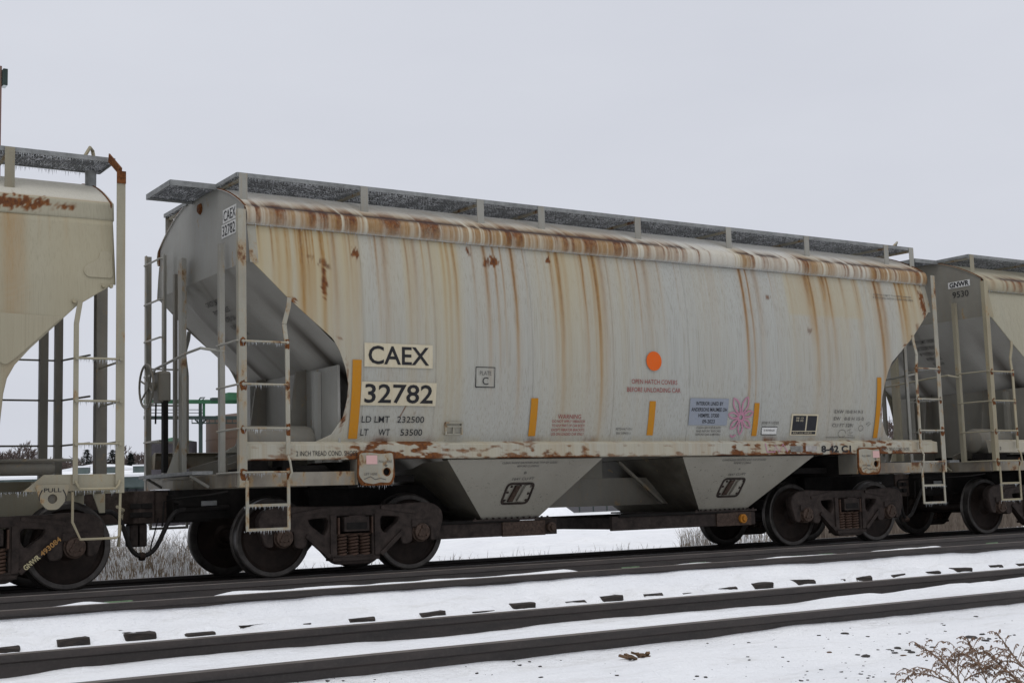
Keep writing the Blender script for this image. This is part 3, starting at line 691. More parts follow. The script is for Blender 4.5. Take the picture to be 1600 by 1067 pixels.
def make_hopper(cx, label, main, P):
    """grey two-bay covered hopper; local x runs along the track from the car's middle"""
    car = empty('covered_hopper_car', (cx, 0, 0), 0, label, 'freight car', 'covered hopper cars coupled in the train')
    sh = P['shell']; pm = P['part']; pr = P['part_r']
    XA, XB = -5.58, 5.64
    nxx, nzz = (1120, 84) if main else (260, 40)
    zs = np.unique(np.concatenate([np.linspace(1.46, 3.95, nzz), [1.5,1.52]]))
    lc = lambda z: LCUT(z)
    rc = lambda z: np.interp(z, CZ, -CX*1.0)+np.interp(z, [1.46,3.5,3.95], [0,.04,.06])
    sheet('side_sheet', lc, rc, zs, YP, -1, nxx, masks_main if main else masks_light(P['seed']), sh, car)
    sheet('side_sheet', lc, rc, zs[::3], YP, 1, 120, masks_light(P['seed']+40), sh, car)
    roof(car, XA-.02, XB+.02, 1120 if main else 240, MT['roof'] if main else sh, 5+P['seed'], main)
    for s, xe in ((-1, XA), (1, XB)):
        end_sheets(car, s, xe, ROOFP, 3.53, P['end'], MT['slope'], YP)
        # bulkhead under the slope sheet, its ribs and the dark centre web
        MB().box(*sorted((s*4.455, s*4.485)), -1.47, 1.47, 1.30, 2.40).build('bulkhead', P['end'], car)
        for y in (-.62,.60): MB().prism([(s*4.49,1.03),(s*5.5,1.03),(s*5.5,1.30),(s*4.75,1.5),(s*4.62,2.4),(s*4.49,2.42)], y, y+.03).build('end_web', MT['part_dim'], car)
        for y in (-1.0, .95): MB().box(*sorted((s*4.49, s*4.58)), y-.035, y+.035, 1.30, 2.36).build('stiffener', P['end'], car)
        # corner strip covering the end of the side sheet
        for ys in (-1, 1):
            yc = [float(YP(z)) for z in np.linspace(3.5, 3.93, 5)]; mb_ = MB()
            mb_.add([(xe+s*.004+dx*s, ys*(y_+.006), z) for y_, z in zip(yc, np.linspace(3.5,3.93,5)) for dx in (-.10, .0)], [(2*i, 2*i+1, 2*i+3, 2*i+2) for i in range(4)])
            mb_.build('corner_strip', pr, car)
        # end sill, side beam, striker, crossover step
        MB().box(*sorted((s*5.60, s*5.74)), -1.52, 1.52, 1.03, 1.19).build('end_sill', MT['endgrime'], car, bevel=.008)
        for ys in (-1, 1): MB().box(*sorted((s*4.30, s*5.60)), *sorted((ys*1.44, ys*1.52)), 1.03, 1.185).build('end_beam', MT['endgrime'], car, bevel=.006)
        MB().box(*sorted((s*5.74, s*5.98)), -.20, .20, .98, 1.15).build('striker', MT['endgrime'], car, bevel=.01); MB().box(*sorted((s*5.55, s*6.02)), -.30, .30, .66, .978).build('draft_box', MT['under'], car, bevel=.01)
        st = MB().box(*sorted((s*5.78, s*6.02)), -.95, .95, 1.185, 1.225).build('crossover_step', MT['galvd'], car, bevel=.004)
        for y in (-.75, .75): MB().bar((s*5.76, y, 1.05), (s*5.98, y, 1.18), .04, .03).build('bracket', pm, st)
        ladder(car, s, -1, pr); ladder(car, s, 1, pm)
        # end ladder beside the corner posts
        for ys, zt in ((-1, 3.80), (1, 4.0)):
            mb_ = MB().box(*sorted((s*5.70, s*5.715)), ys*.97-.035, ys*.97+.035, 1.03, zt).box(*sorted((s*5.655, s*5.70)), ys*.97+ys*.03-.006, ys*.97+ys*.03+.006, 1.03, zt)
            o = mb_.build('end_ladder', pm, car)
            for z in ((2.62,2.14,1.66,1.19) if ys < 0 else (3.95,3.43,2.95,2.50,2.14,1.66,1.19)):
                MB().tube([(s*5.70, ys*.97, z), (s*5.745, ys*.98, z), (s*5.745, ys*1.60, z), (s*5.72, ys*1.62, z)], .0125, 6).build('rung', pm, o, True)
        # heavy end posts
        MB().box(*sorted((s*5.64, s*5.70)), .30, .44, 1.19, 3.85).build('end_post', pm, car, bevel=.006)
        MB().box(*sorted((s*5.64, s*5.68)), .62, .69, 1.19, 3.70).build('end_post', MT['part_dim'], car)
        MB().prism([(s*5.70,1.19),(s*5.70,1.62),(s*5.86,1.19)], .42,.435).build('gusset', pm, car)
        MB().tube([(s*5.66,-1.0,2.56),(s*5.92,-.95,2.60),(s*5.95,-.6,2.58),(s*5.95,.55,2.50),(s*5.92,.70,2.46)], .016, 8).build('grab_rail', pm, car, True)
        # overhead crossover at the roof end
        ya, yb = ((-.62,.24) if s < 0 else (-.24,.62)); x0, x1 = sorted((xe-s*.04, xe+s*.58))
        mb_ = MB()
        for y in (ya, yb): mb_.box(x0, x1, y-.006, y+.006, 4.51, 4.575)
        for x in (x0, x1): mb_.box(x-.006, x+.006, ya+.008, yb-.008, 4.51, 4.573)
        b_ = mb_.build('end_walkway', MT['galvd'], car); grating(b_, x0+.01, x1-.01, ya+.008, yb-.008, 4.565)
        coupler(car, s, s*6.355); hose(car, s, s*6.355, -.36)
        MB().tube([(s*5.80,-1.45,.99),(s*5.95,-1.3,.96),(s*6.05,-.4,.93),(s*6.12,-.3,.90),(s*6.14,-.30,.62)], .011, 6).build('uncoupling_lever', MT['under'], car, True)
    # side sills with a sloping top ledge
    for ys in (-1, 1):
        pr_ = [(1.40,1.52),(1.455,1.525),(1.475,1.512),(1.555,1.492),(1.563,1.483),(1.563,1.330),(1.552,1.318),(1.44,1.318)]
        if main and ys < 0: pr_ = pr_[:5] + [(1.563, z_) for z_ in np.linspace(1.475,1.338,13)] + pr_[5:]
        mb_ = MB(); n_ = len(pr_); xs = np.linspace(-5.66, 5.62, 900 if main and ys < 0 else 60)
        for x in xs: mb_.v += [(x, ys*(a + (.004*(n1(x*1.7, 3)-.5) if a > 1.5 else 0)), c) for i, (a, c) in enumerate(pr_)]
        for i in range(len(xs)-1):
            for k in range(n_-1): mb_.f.append((i*n_+k, i*n_+k+1, (i+1)*n_+k+1, (i+1)*n_+k))
        mb_.f.append(tuple(range(n_))); mb_.f.append(tuple((len(xs)-1)*n_+k for k in range(n_)))
        o = mb_.build('side_sill', P['sill'] if not main else MT['shell'], car, True, ang=30)
        if main:
            xv = np.array([v.co.x for v in o.data.vertices]); zv = np.array([v.co.z for v in o.data.vertices])
            hv = np.interp(xv, [-5.6,-5.2,-4.8,-4.5,-4.3,-3.4,-3.2,-2,-1,-.4,0,.3,1.2,1.4,2.2,2.4,2.9,3.0,4.1,4.2,4.7,4.9,5.6], [.2,.4,.1,.5,1,.95,.5,.5,.55,.3,.3,.4,.3,.75,.55,.8,.75,.5,.6,1,.8,.3,.2])
            lo_ = np.clip((1.395-zv)/.06, 0, 1); na = f2(xv*9, zv*22, 14, 4)
            ru = np.clip((na-.80+.34*hv+.20*lo_)*7, 0, 1)*np.clip(hv*1.3, 0, 1) + np.clip((1.337-zv)/.012, 0, 1)*np.clip((f1(xv*2.2, 19)-.42)*6, 0, 1)*.9
            attrs(o.data, rust=ru, ochre=.35*np.clip((f1(xv*14, 15)-.5)*3, 0, 1)+ru*.4, cream=.5*f1(xv*3, 16)+.2, dark=np.clip((1.334-zv)/.01, 0, 1)*np.clip((f1(xv*2.2, 19)-.5)*5, 0, .8))
    # hopper bays and their gates
    for (a, b_, c, d, g0, g1, ga, gb) in ((-3.05,-.75,-2.24,-1.40,-3.55,-1.12,-2.42,-1.22),(.60,3.05,1.34,2.20,-.22,2.36,1.2,2.36)):
        mb_ = MB()
        T = [(a,-1.47,1.305),(b_,-1.47,1.305),(b_,1.47,1.305),(a,1.47,1.305)]; B = [(c,-.9,.57),(d,-.9,.57),(d,.9,.57),(c,.9,.57)]
        mb_.add(T+B, [(0,1,5,4),(1,2,6,5),(2,3,7,6),(3,0,4,7)])
        hb = mb_.build('hopper_bay', P['bay'], car); hb.data.materials.append(MT['bay_dirt_shade'])
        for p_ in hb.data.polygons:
            if abs(p_.normal.x) > .5: p_.material_index = 1  # end faces take the colour darkened for shade between the trucks
        md = hb.modifiers.new('plate', 'SOLIDIFY'); md.thickness = .01; md.offset = 0
        MB().box(ga, gb, -.97, .97, .545, .568).build('flange', MT['steel'], hb)
        mb2 = MB()
        for i in range(13): mb2.lathe([(0,.02),(.016,.02),(.016,0)], (ga+.05+(gb-ga-.1)*i/12, -.94, .568), 'Z', 6)
        tag(mb2.build('bolts', MT['steel'], hb), kind='stuff')
        gt = MB().box(g0, g1, -.93, -.87, .35,.54).box(g0, g1, .87, .93, .35,.54).box(g0, g0+.05, -.87,.87,.37,.52).box(g1-.05, g1, -.87,.87,.37,.52).box(ga, gb, -.87,.87,.44,.47).build('discharge_gate', MT['steel'], car, bevel=.006)
        MB().box(gb-.75, gb-.1, -.955,-.93,.345,.535).build('gate_plate', MT['cap'], gt)
        MB().tube([(g0+.1,-.95,.545),(gb-.5,-.95,.545)], .022, 8).build('gate_rod', MT['under'], gt, True)
        xc = gb-.28 if a > 0 else g1-.12
        MB().lathe([(0,-1.03),(.035,-1.03),(.04,-1.0),(.065,-.995),(.065,-.95),(.03,-.94)], (xc,0,.44), n=12).build('capstan', P['capstan'] if a > 0 else MT['cap'], gt, True)
        # vibrator bracket on the sloping side of the bay
        bay_s = lambda u, z, off=.0: (u, -(.9+(z-.57)/.735*.57)-off*.79, z+off*.61*0)
        xm = -1.86 if a < 0 else 1.72; zm = .88
        v_, f_ = plate2d([rounded([(-.21,-.135),(.21,-.135),(.21,.135),(-.21,.135)], .07, 5), rounded([(-.185,-.11),(.185,-.11),(.185,.11),(-.185,.11)], .05, 5)], .012)
        mb3 = MB().add([bay_s(xm+p, zm+q, .014+t) for p, q, t in v_], f_); br = mb3.build('vibrator_bracket', MT['steel'], hb)
        MB().add([bay_s(xm+p, zm+q, .008) for p, q in ((-.19,-.115),(.19,-.115),(.19,.115),(-.19,.115))], [(0,1,2,3)]).build('plate', P['bay'], hb)
        for q in (-.07, .07):
            mb4 = MB(); vs_ = [bay_s(xm+q+dx+dz*.2, zm+dz, o_) for o_ in (.01,.075) for dx, dz in ((-.035,-.10),(.035,-.10),(.035,.10),(-.035,.10))]
            mb4.add(vs_, [(0,1,2,3),(4,5,6,7),(0,1,5,4),(1,2,6,5),(2,3,7,6),(3,0,4,7)]).build('lug', P['bay'] if q > 0 else MT['cap'], hb, bevel=.01)
        for q, r_ in ((-.16,-.08),(-.16,.02),(-.13,.09),(0,.10),(.15,.09),(.16,0),(.16,-.08)):
            p0 = bay_s(xm+q, zm+r_, .0); MB().lathe([(0,-.022),(.014,-.022),(.017,0)], p0, n=6).build('bolt', MT['steel'], hb)
        if main:
            tx = lambda u, z: bay_s(u, z, .016)
            x0 = xm
            for t, u0, u1, v0, v1 in (('CLEAN INSIDE GROOVES AND TOP OF SLIDES', x0-.40, x0+.42, 1.245,1.268),('BEFORE CLOSING', x0-.16, x0+.16, 1.205,1.228),('A' if a > 0 else 'B', x0-.02, x0+.015, 1.12,1.15),('1641 CU FT', x0-.16, x0+.16, 1.045,1.078)):
                put_text(hb, 'lettering', t, u0, u1, v0, v1, MT['txtgrey'], tx)
    # centre sill between and beyond the bays, cross ridge
    MB().box(-6.0, 6.0, -.33, .33, .69, 1.03).build('center_sill', MT['under'], car)
    MB().box(-1.42, 1.36, -.36, -.332, .68, 1.06).box(-1.1, .04, -.40, -.362, 1.062, 1.315).build('center_sill_web', MT['part_dim'], car)
    MB().add([(-.75,-1.44,1.31),(-.75,1.44,1.31),(0,1.44,1.95),(0,-1.44,1.95),(.6,-1.44,1.31),(.6,1.44,1.31)], [(0,1,2,3),(3,2,5,4)]).build('cross_ridge', MT['part_dim'], car)
    MB().bar((.25,-.5,1.28),(1.0,-.5,.70),.05,.035).build('ridge_strut', MT['part_dim'], car)
    for s in (-1, 1):
        MB().box(s*4.113-.22, s*4.113+.22, -1.40, 1.40, 1.0, 1.30).box(s*4.113-.3, s*4.113+.3, -.5,.5,.70,1.0).build('body_bolster', MT['under'], car)
        for y in (-.86,.86): MB().box(*sorted((s*3.2, s*5.55)), y-.04, y+.04, 1.06, 1.14).build('brake_pipe', MT['under'], car)
        truck(car, s*4.113)
        # jacking plate with its lifting hole
        for ys in (-1, 1):
            v_, f_ = plate2d([rounded([(-.225,.0),(.225,.0),(.235,-.30),(.19,-.385),(-.19,-.385),(-.235,-.30)], .04), circ(.135,-.235,.045)], .012, .004)
            jp = MB().add([(s*4.07-.0+p, ys*(1.578+t), 1.405+q) for p, q, t in v_], f_).build('jacking_plate', MT['rustspot'], car)
            v2_, f2_ = plate2d([rounded([(-.213,-.022),(-.08,-.012),(.06,-.03),(.213,-.018),(.222,-.15),(.21,-.29),(.17,-.36),(.05,-.35),(-.04,-.372),(-.16,-.35),(-.222,-.27),(-.212,-.14)], .03), circ(.135,-.235,.052)], .003, .001)
            MB().add([(s*4.07+p, ys*(1.5912+t), 1.405+q) for p, q, t in v2_], f2_).build('face_paint', pr, jp)
            MB().box(s*4.07+.07, s*4.07+.20, *sorted((ys*1.45, ys*1.55)), 1.11, 1.23).build('hole_backing', MT['under'], jp)
            for q in (-.23,.23): MB().box(s*4.07+q-.01, s*4.07+q+.01, *sorted((ys*1.2, ys*1.56)), 1.03, 1.318).build('jacking_web', MT['part_dim'], jp)
            if ys < 0:
                js = lambda u, z: (u, -1.5975, z)
                x0 = s*4.07
                o_ = -.13 if s < 0 else .07
                put_patch(jp, 'pink_sticker', x0+o_, x0+o_+.14, 1.26, 1.36, MT['pinkpatch'], js, nv=1)
                if main:
                    put_text(jp, 'lettering', 'PULL HERE', x0+(.03 if s < 0 else -.16), x0+(.20 if s < 0 else .02), 1.275, 1.302, MT['txtgrey'], js)
                    put_text(jp, 'lettering', 'LIFT HERE', x0-.16, x0+.01, 1.135, 1.162, MT['txtgrey'], js)
                    ribbon(jp, 'arrow_mark', [[(x0+.12,1.262),(x0+.12,1.235)],[(x0+.10,1.247),(x0+.12,1.235),(x0+.14,1.247)]], .010, MT['txtgrey'], js)
                    ribbon(jp, 'scrawl_mark', [[(x0-.16,1.09),(x0-.08,1.12),(x0-.02,1.085),(x0+.05,1.10),(x0+.12,1.08)]], .008, MT['txtgrey'], js)
    # roof walkways
    posts = [-5.53,-4.0,-2.37,-1.44,.15,1.80,3.35,5.08,5.66]
    rb = running_board(car, -5.60, 5.72, -1.25, -.42, 4.57, posts, -1, pm)
    running_board(car, -5.60, 5.72, 1.25, .42, 4.57, posts, 1, pm)
    MB().tube([(5.30,-1.2,4.57),(5.42,-1.2,4.66),(5.62,-1.0,4.66),(5.66,-1.0,4.57)], .016, 6).build('handhold', pr, rb, True)
    for i, xh in enumerate((-4.2,-2.1,0,2.1,4.2)):
        MB().lathe([(.36,4.58),(.36,4.63),(.33,4.655),(.15,4.675),(0,4.68)], (xh,0,0), 'Z', 24).build('hatch_cover', pm, car, True)
    icicles(car, [((-5.6,-1.25,4.535),(5.7,-1.25,4.535)),((-5.6,-.43,4.535),(5.7,-.43,4.535)),((-5.6,-.55,4.545),(5.7,-.55,4.545)),((-5.6,-.75,4.545),(5.7,-.75,4.545)),((-5.6,-.96,4.545),(5.7,-.96,4.545)),((-5.6,-1.1,4.545),(5.7,-1.1,4.545)),((-5.6,.67,4.535),(5.7,.67,4.535))]
             + [((s*5.69,-1.637,z-.012),(s*5.17,-1.637,z-.012)) for s in (-1,1) for z in (2.614,2.144,1.664,1.187,.83,.57)] + [((-5.58,-1.53,3.95),(5.6,-1.53,3.95)),((-4.3,-1.58,1.02),(-3.84,-1.58,1.02))], 3+P['seed'])
    # air reservoir and rigging behind the end panel
    MB().lathe([(0,-.45),(.12,-.44),(.19,-.40),(.2,-.36),(.2,.36),(.19,.40),(.12,.44),(0,.45)], (-5.02,-.95,1.53), 'X', 24).build('air_reservoir', MT['part_dim'], car, True)
    MB().lathe([(0,-.3),(.11,-.3),(.12,-.27),(.12,.25),(.09,.3),(0,.3)], (-4.75,-1.1,1.15), 'X', 20).build('brake_cylinder', MT['under'], car, True)
    MB().box(-5.45,-5.25,-1.25,-.95,1.20,1.32).tube([(-5.5,-.7,1.22),(-4.4,-.7,1.22)], .03, 6).tube([(-5.5,-1.0,1.25),(-4.9,-1.0,1.24)], .02, 6).box(-5.05,-4.9,-1.2,-.9,1.19,1.33).build('brake_rigging', MT['under'], car)
    return car

P_main = dict(shell=MT['shell'], part=MT['part'], part_r=MT['part_r'], end=painted('grey_end_paint', (.315,.312,.285), .18, dirt=.30), bay=painted('speckled_bay_paint', (.30,.285,.24), .08, dirt=.30, spk=.7),
              sill=painted('sill_paint', (.43,.415,.365), .50, dirt=.2), lever=MT['part_r'], capstan=plain('orange_capstan', (.42,.17,.02), .6, 0, .4, 20), seed=0)
P_gn = dict(P_main, shell=MT['shell_tan'], part=MT['part_tan'], part_r=painted('tan_paint_rusted', (.31,.275,.185), .42), end=painted('tan_grey_end_paint', (.235,.225,.19), .2, dirt=.45), sill=painted('tan_sill_paint', (.39,.36,.285), .34), seed=20)
CX0 = 5.0
car1 = make_hopper(CX0, 'rust-streaked grey two-bay covered hopper car numbered 32782', True, P_main)
car2 = make_hopper(CX0+12.66, 'tan hopper car numbered 9530 coupled behind the rust-streaked one', False, P_gn)
# ---------------------------------------------------------------- markings on the main car
sf = lambda off: (lambda u, z: (u, -float(YP(z))-.010-off, z))
s1_, s2_ = sf(.002), sf(.0055)
put_patch(car1, 'number_panel', -4.22, -3.32, 2.375, 2.65, MT['plate'], s1_); put_text(car1, 'reporting_mark', 'CAEX', -4.17, -3.37, 2.405, 2.62, MT['black'], s2_, .014)
put_patch(car1, 'number_panel', -4.25, -3.26, 1.935, 2.205, MT['plate'], s1_); put_text(car1, 'reporting_mark', '32782', -4.205, -3.305, 1.96, 2.18, MT['black'], s2_, .014)
for t, a, c, z0, z1 in (('LD LMT', -4.22, -3.86, 1.738,1.812),('232500', -3.76, -3.40, 1.738,1.812),('LT', -4.22,-4.12,1.59,1.665),('WT', -3.99,-3.84,1.59,1.665),('53500', -3.70,-3.41,1.59,1.665)):
    put_text(car1, 'lettering', t, a, c, z0, z1, MT['black'], s2_, .004)
ribbon(car1, 'stencil_frame', [[(-2.72,2.17),(-2.45,2.17),(-2.45,2.41),(-2.72,2.41),(-2.72,2.165)]], .013, MT['black'], s2_)
put_text(car1, 'lettering', 'PLATE', -2.665, -2.50, 2.315, 2.365, MT['txtgrey'], s2_); put_text(car1, 'lettering', 'C', -2.625, -2.54, 2.20, 2.29, MT['black'], s2_)
for a, c, z0, z1 in ((-4.37,-4.255,1.555,2.45),(-1.90,-1.795,1.585,2.05),(-.025,.08,1.595,2.04),(1.84,1.935,1.585,2.04),(4.29,4.385,1.555,2.45)):
    put_patch(car1, 'reflector_strip', a, c, z0, z1, MT['orange'], s1_)
put_patch(car1, 'orange_dot', 0, 0, 0, 0, MT['dot'], s1_, poly=[(.035+.128*math.cos(R_(k*10)), 2.565+.128*math.sin(R_(k*10))) for k in range(36)])
put_text(car1, 'lettering', 'OPEN HATCH COVERS', -.34, .43, 2.26, 2.32, MT['red'], s2_); put_text(car1, 'lettering', 'BEFORE UNLOADING CAR', -.41, .49, 2.155, 2.215, MT['red'], s2_)
put_text(car1, 'lettering', 'WARNING', -1.48, -1.12, 1.80, 1.855, MT['red'], s2_)
for i, t in enumerate(('DO NOT APPLY VIBRATOR', 'TO ANY PART OF CAR BODY', 'EXCEPT VIBRATOR BRACKETS', 'USE ON LOADED CAR ONLY')):
    put_text(car1, 'lettering', t, -1.56, -1.05, 1.752-.053*i, 1.785-.053*i, MT['red'], s2_, .004)
put_text(car1, 'lettering', 'RETD-HAT 07/11', -.54, -.28, 1.66, 1.69, MT['txtgrey'], s2_); put_text(car1, 'lettering', 'SW 35947/11', -.53, -.30, 1.605, 1.635, MT['txtgrey'], s2_)
put_patch(car1, 'stencil_panel', .67, 1.36, 1.73, 2.09, MT['sticker'], s1_)
for t, a, c, z0, z1 in (('INTERIOR LINED BY', .78,1.26,1.995,2.045),('ANDERSONS MAUMEE OH', .70,1.335,1.915,1.965),('HEMPEL 37300', .83,1.20,1.835,1.885),('09-2023', .91,1.13,1.755,1.805)):
    put_text(car1, 'lettering', t, a, c, z0, z1, MT['black'], s2_, .006)
for i, t in enumerate(('CLEAN AIR FOR BLADES', 'AND REPORT BATCHES', 'BEFORE CAR IS MOVED')): put_text(car1, 'lettering', t, .82, 1.26, 1.682-.045*i, 1.71-.045*i, MT['txtgrey'], s2_, .004)
fl = []
for k in range(7):
    a0 = R_(k*51+18); L_ = .30 if k in (1, 2) else .235; cxx, czz = 1.60, 1.84; w_ = .30
    fl.append([(cxx+L_*t*math.cos(a0+w_*math.sin(t*math.pi)), czz+L_*t*math.sin(a0+w_*math.sin(t*math.pi))) for t in (.15,.4,.65,.85,1)] + [(cxx+L_*t*math.cos(a0-w_*math.sin(t*math.pi)), czz+L_*t*math.sin(a0-w_*math.sin(t*math.pi))) for t in (.85,.65,.4,.15)])
fl.append([(1.60+.045*math.cos(R_(k*36)), 1.84+.045*math.sin(R_(k*36))) for k in range(11)]); fl.append([(1.54,1.60),(1.48,1.57),(1.44,1.60)])
ribbon(car1, 'flower_graffiti', fl, .024, MT['pink'], sf(.008))
put_text(car1, 'lettering', 'JOB F11020', 2.0, 2.33, 1.737, 1.785, MT['txtgrey'], s2_)
put_patch(car1, 'small_placard', 2.015, 2.315, 1.60, 1.715, MT['plate_w'], s1_); ribbon(car1, 'stencil_frame', [[(2.02,1.605),(2.31,1.605),(2.31,1.71),(2.02,1.71),(2.02,1.60)]], .01, MT['black'], s2_); put_text(car1, 'lettering', 'IS INTERIOR', 2.06, 2.27, 1.65, 1.675, MT['black'], s2_)
put_patch(car1, 'consolidated_stencil', 2.57, 3.10, 1.595, 1.895, MT['plate'], s1_)
s3_ = sf(.004)
for a, c, z0, z1 in ((2.60,2.86,1.66,1.872),(2.885,3.075,1.66,1.872),(2.60,3.075,1.61,1.648)): put_patch(car1, 'stencil_field', a, c, z0, z1, MT['blackbox'], s3_)
for t, a, c, z0, z1 in (('08 13', 2.66,2.80,1.825,1.85),('08 23', 2.66,2.80,1.79,1.815),('BUILT 11/12  WABCO', 2.63,3.0,1.618,1.64)): put_text(car1, 'lettering', t, a, c, z0, z1, MT['plate'], sf(.0065))
for t, a, c, z0, z1 in (('EXW 10-8 H 9-3', 3.42,4.01,1.91,1.96),('EW   8-8 H 15-0', 3.42,4.04,1.81,1.86),('CU FT 3281', 3.40,3.83,1.715,1.765)): put_text(car1, 'lettering', t, a, c, z0, z1, MT['txtgrey'], s2_, .006)
ribbon(car1, 'chalk_doodle', [[(3.62+.08*math.cos(R_(k*30)), 1.62+.055*math.sin(R_(k*30))) for k in range(12)],[(3.72,1.66),(3.80,1.69),(3.76,1.63),(3.84,1.64),(3.74,1.60),(3.86,1.59)],[(3.30,1.565),(3.9,1.563)],[(4.0+.05*math.cos(R_(k*36)), 1.70+.04*math.sin(R_(k*36))) for k in range(11)],[(4.1,1.75),(4.16,1.79),(4.2,1.77),(4.14,1.73)]], .007, MT['txtgrey'], s2_)
put_text(car1, 'lettering', 'INTERIOR SUBJECT TO A SAFETY HARNESS', 4.40, 5.25, 3.70, 3.73, MT['txtgrey'], s2_); put_text(car1, 'lettering', 'IF ROOF AND HATCH COVERS ARE OPEN', 4.38, 5.27, 3.655, 3.685, MT['txtgrey'], s2_)
# defect card holder
dh = MB()
for a, c, z0, z1 in ((-3.11,-2.87,1.735,1.75),(-3.11,-2.87,1.60,1.612),(-3.11,-3.095,1.60,1.75),(-2.885,-2.87,1.60,1.75),(-3.0,-2.985,1.61,1.70),(-3.09,-2.89,1.69,1.703)): dh.box(a, c, -float(YP((z0+z1)/2))-.035, -float(YP((z0+z1)/2))-.008, z0, z1)
dh.build('card_holder', MT['part_r'], car1)
ss = lambda u, z: (u, -1.569, z)
put_text(car1, 'lettering', '2 INCH TREAD COND. SHOES', -5.05, -4.30, 1.36, 1.415, MT['black'], ss); put_text(car1, 'lettering', '2 INCH TREAD COND. SHOES', 4.36, 4.98, 1.36, 1.41, MT['txtgrey'], ss)
put_text(car1, 'lettering', '8-42 C1', 3.11, 3.72, 1.345, 1.445, MT['black'], ss, .035)
put_patch(car1, 'data_plate', 2.50, 2.74, 1.36, 1.44, plain('dull_data_plate', (.17,.165,.15), .6), ss, nv=1); put_patch(car1, 'data_plate', 2.80, 3.02, 1.365, 1.44, plain('worn_data_plate', (.30,.28,.26), .7), ss, nv=1)
ribbon(car1, 'pink_scrawl', [[(2.02,1.48),(2.05,1.36),(2.2,1.36),(2.2,1.46),(2.28,1.36),(2.36,1.47),(2.44,1.36)]], .016, MT['pink'], ss)
# number boards and faded text on the end
es = lambda xe, s, off: (lambda u, z: (xe+s*off, -u, z))
e1, e2 = es(-5.58, -1, .004), es(-5.58, -1, .008)
put_patch(car1, 'number_panel', .77, 1.19, 4.075, 4.235, MT['plate_w'], e1, nv=1); put_text(car1, 'reporting_mark', 'CAEX', .80, 1.17, 4.095, 4.215, MT['black'], e2)
put_patch(car1, 'number_panel', .73, 1.17, 3.905, 4.065, MT['plate_w'], e1, nv=1); put_text(car1, 'reporting_mark', '32782', .76, 1.15, 3.925, 4.045, MT['black'], e2)
put_text(car1, 'lettering', 'CAUTION', -1.40, -1.20, 3.86, 3.90, MT['red'], e2); put_text(car1, 'lettering', 'NO STEP', -1.38, -1.20, 3.76, 3.80, MT['red'], e2)
def slope_s(xe, s, off=.012):
    def fn(u, z): 
        o_ = .10*min(1, (3.53-z)*3)+off; return (xe - s*(3.53-z)*1.115 + s*o_*.68, -u, z-o_*.73)
    return fn
for i, t in enumerate(('CAPACITY LIMIT UNDER', 'PROCEDURE RULES', 'IF TESTED ON', 'REVIEW LOADS', 'BUILT 09-09')):
    for c_, xe_ in ((car1, -5.58), (car2, -5.58)): put_text(c_, 'lettering', t, -.28+.06*i, .30-.03*i, 3.30-.085*i, 3.345-.085*i, MT['txtgrey'], slope_s(xe_, -1), .006)
put_patch(car2, 'number_panel', .80, 1.24, 4.065, 4.17, MT['plate_w'], e1, nv=1); put_text(car2, 'reporting_mark', 'GNWR', .83, 1.22, 4.075, 4.16, MT['black'], e2, .03); put_text(car2, 'reporting_mark', '9530', .88, 1.20, 3.90, 4.0, MT['black'], e2)
put_text(car2, 'lettering', '2', -5.55, -5.51, 1.36, 1.41, MT['black'], ss)
MB().lathe([(0,-.03),(.05,-.03),(.07,-.005),(.07,0)], (-5.58,-.02,4.40), 'X', 14).build('end_plug', MT['rustspot'], car1, True)
# hand brake on the left end of the main car
hb = MB().box(-5.92,-5.76,.50,.74,2.10,2.48).build('brake_housing', MT['part_dim'], car1, bevel=.03)
mb = MB(); mb.tube([(-6.02, .66+.265*math.cos(R_(k*15)), 2.30+.265*math.sin(R_(k*15))) for k in range(25)], .014, 6)
for k in range(6): mb.tube([(-5.99,.66,2.30), (-6.02, .66+.265*math.cos(R_(k*60+20)), 2.30+.265*math.sin(R_(k*60+20)))], .012, 5)
mb.lathe([(0,-.02),(.06,-.02),(.05,.08),(0,.1)], (-6.0,.66,2.30), 'X', 12); mb.build('brake_wheel', MT['part_dim'], car1, True)
MB().box(-5.86,-5.80,.50,.58,1.25,2.12).tube([(-5.88,.72,2.12),(-5.88,.74,1.85)], .012, 5).build('brake_chain', MT['under'], car1)
MB().tube([(-5.74,.45,1.0),(-5.98,.1,.92),(-6.0,-.5,.88)], .02, 6).build('brake_line', MT['under'], car1)

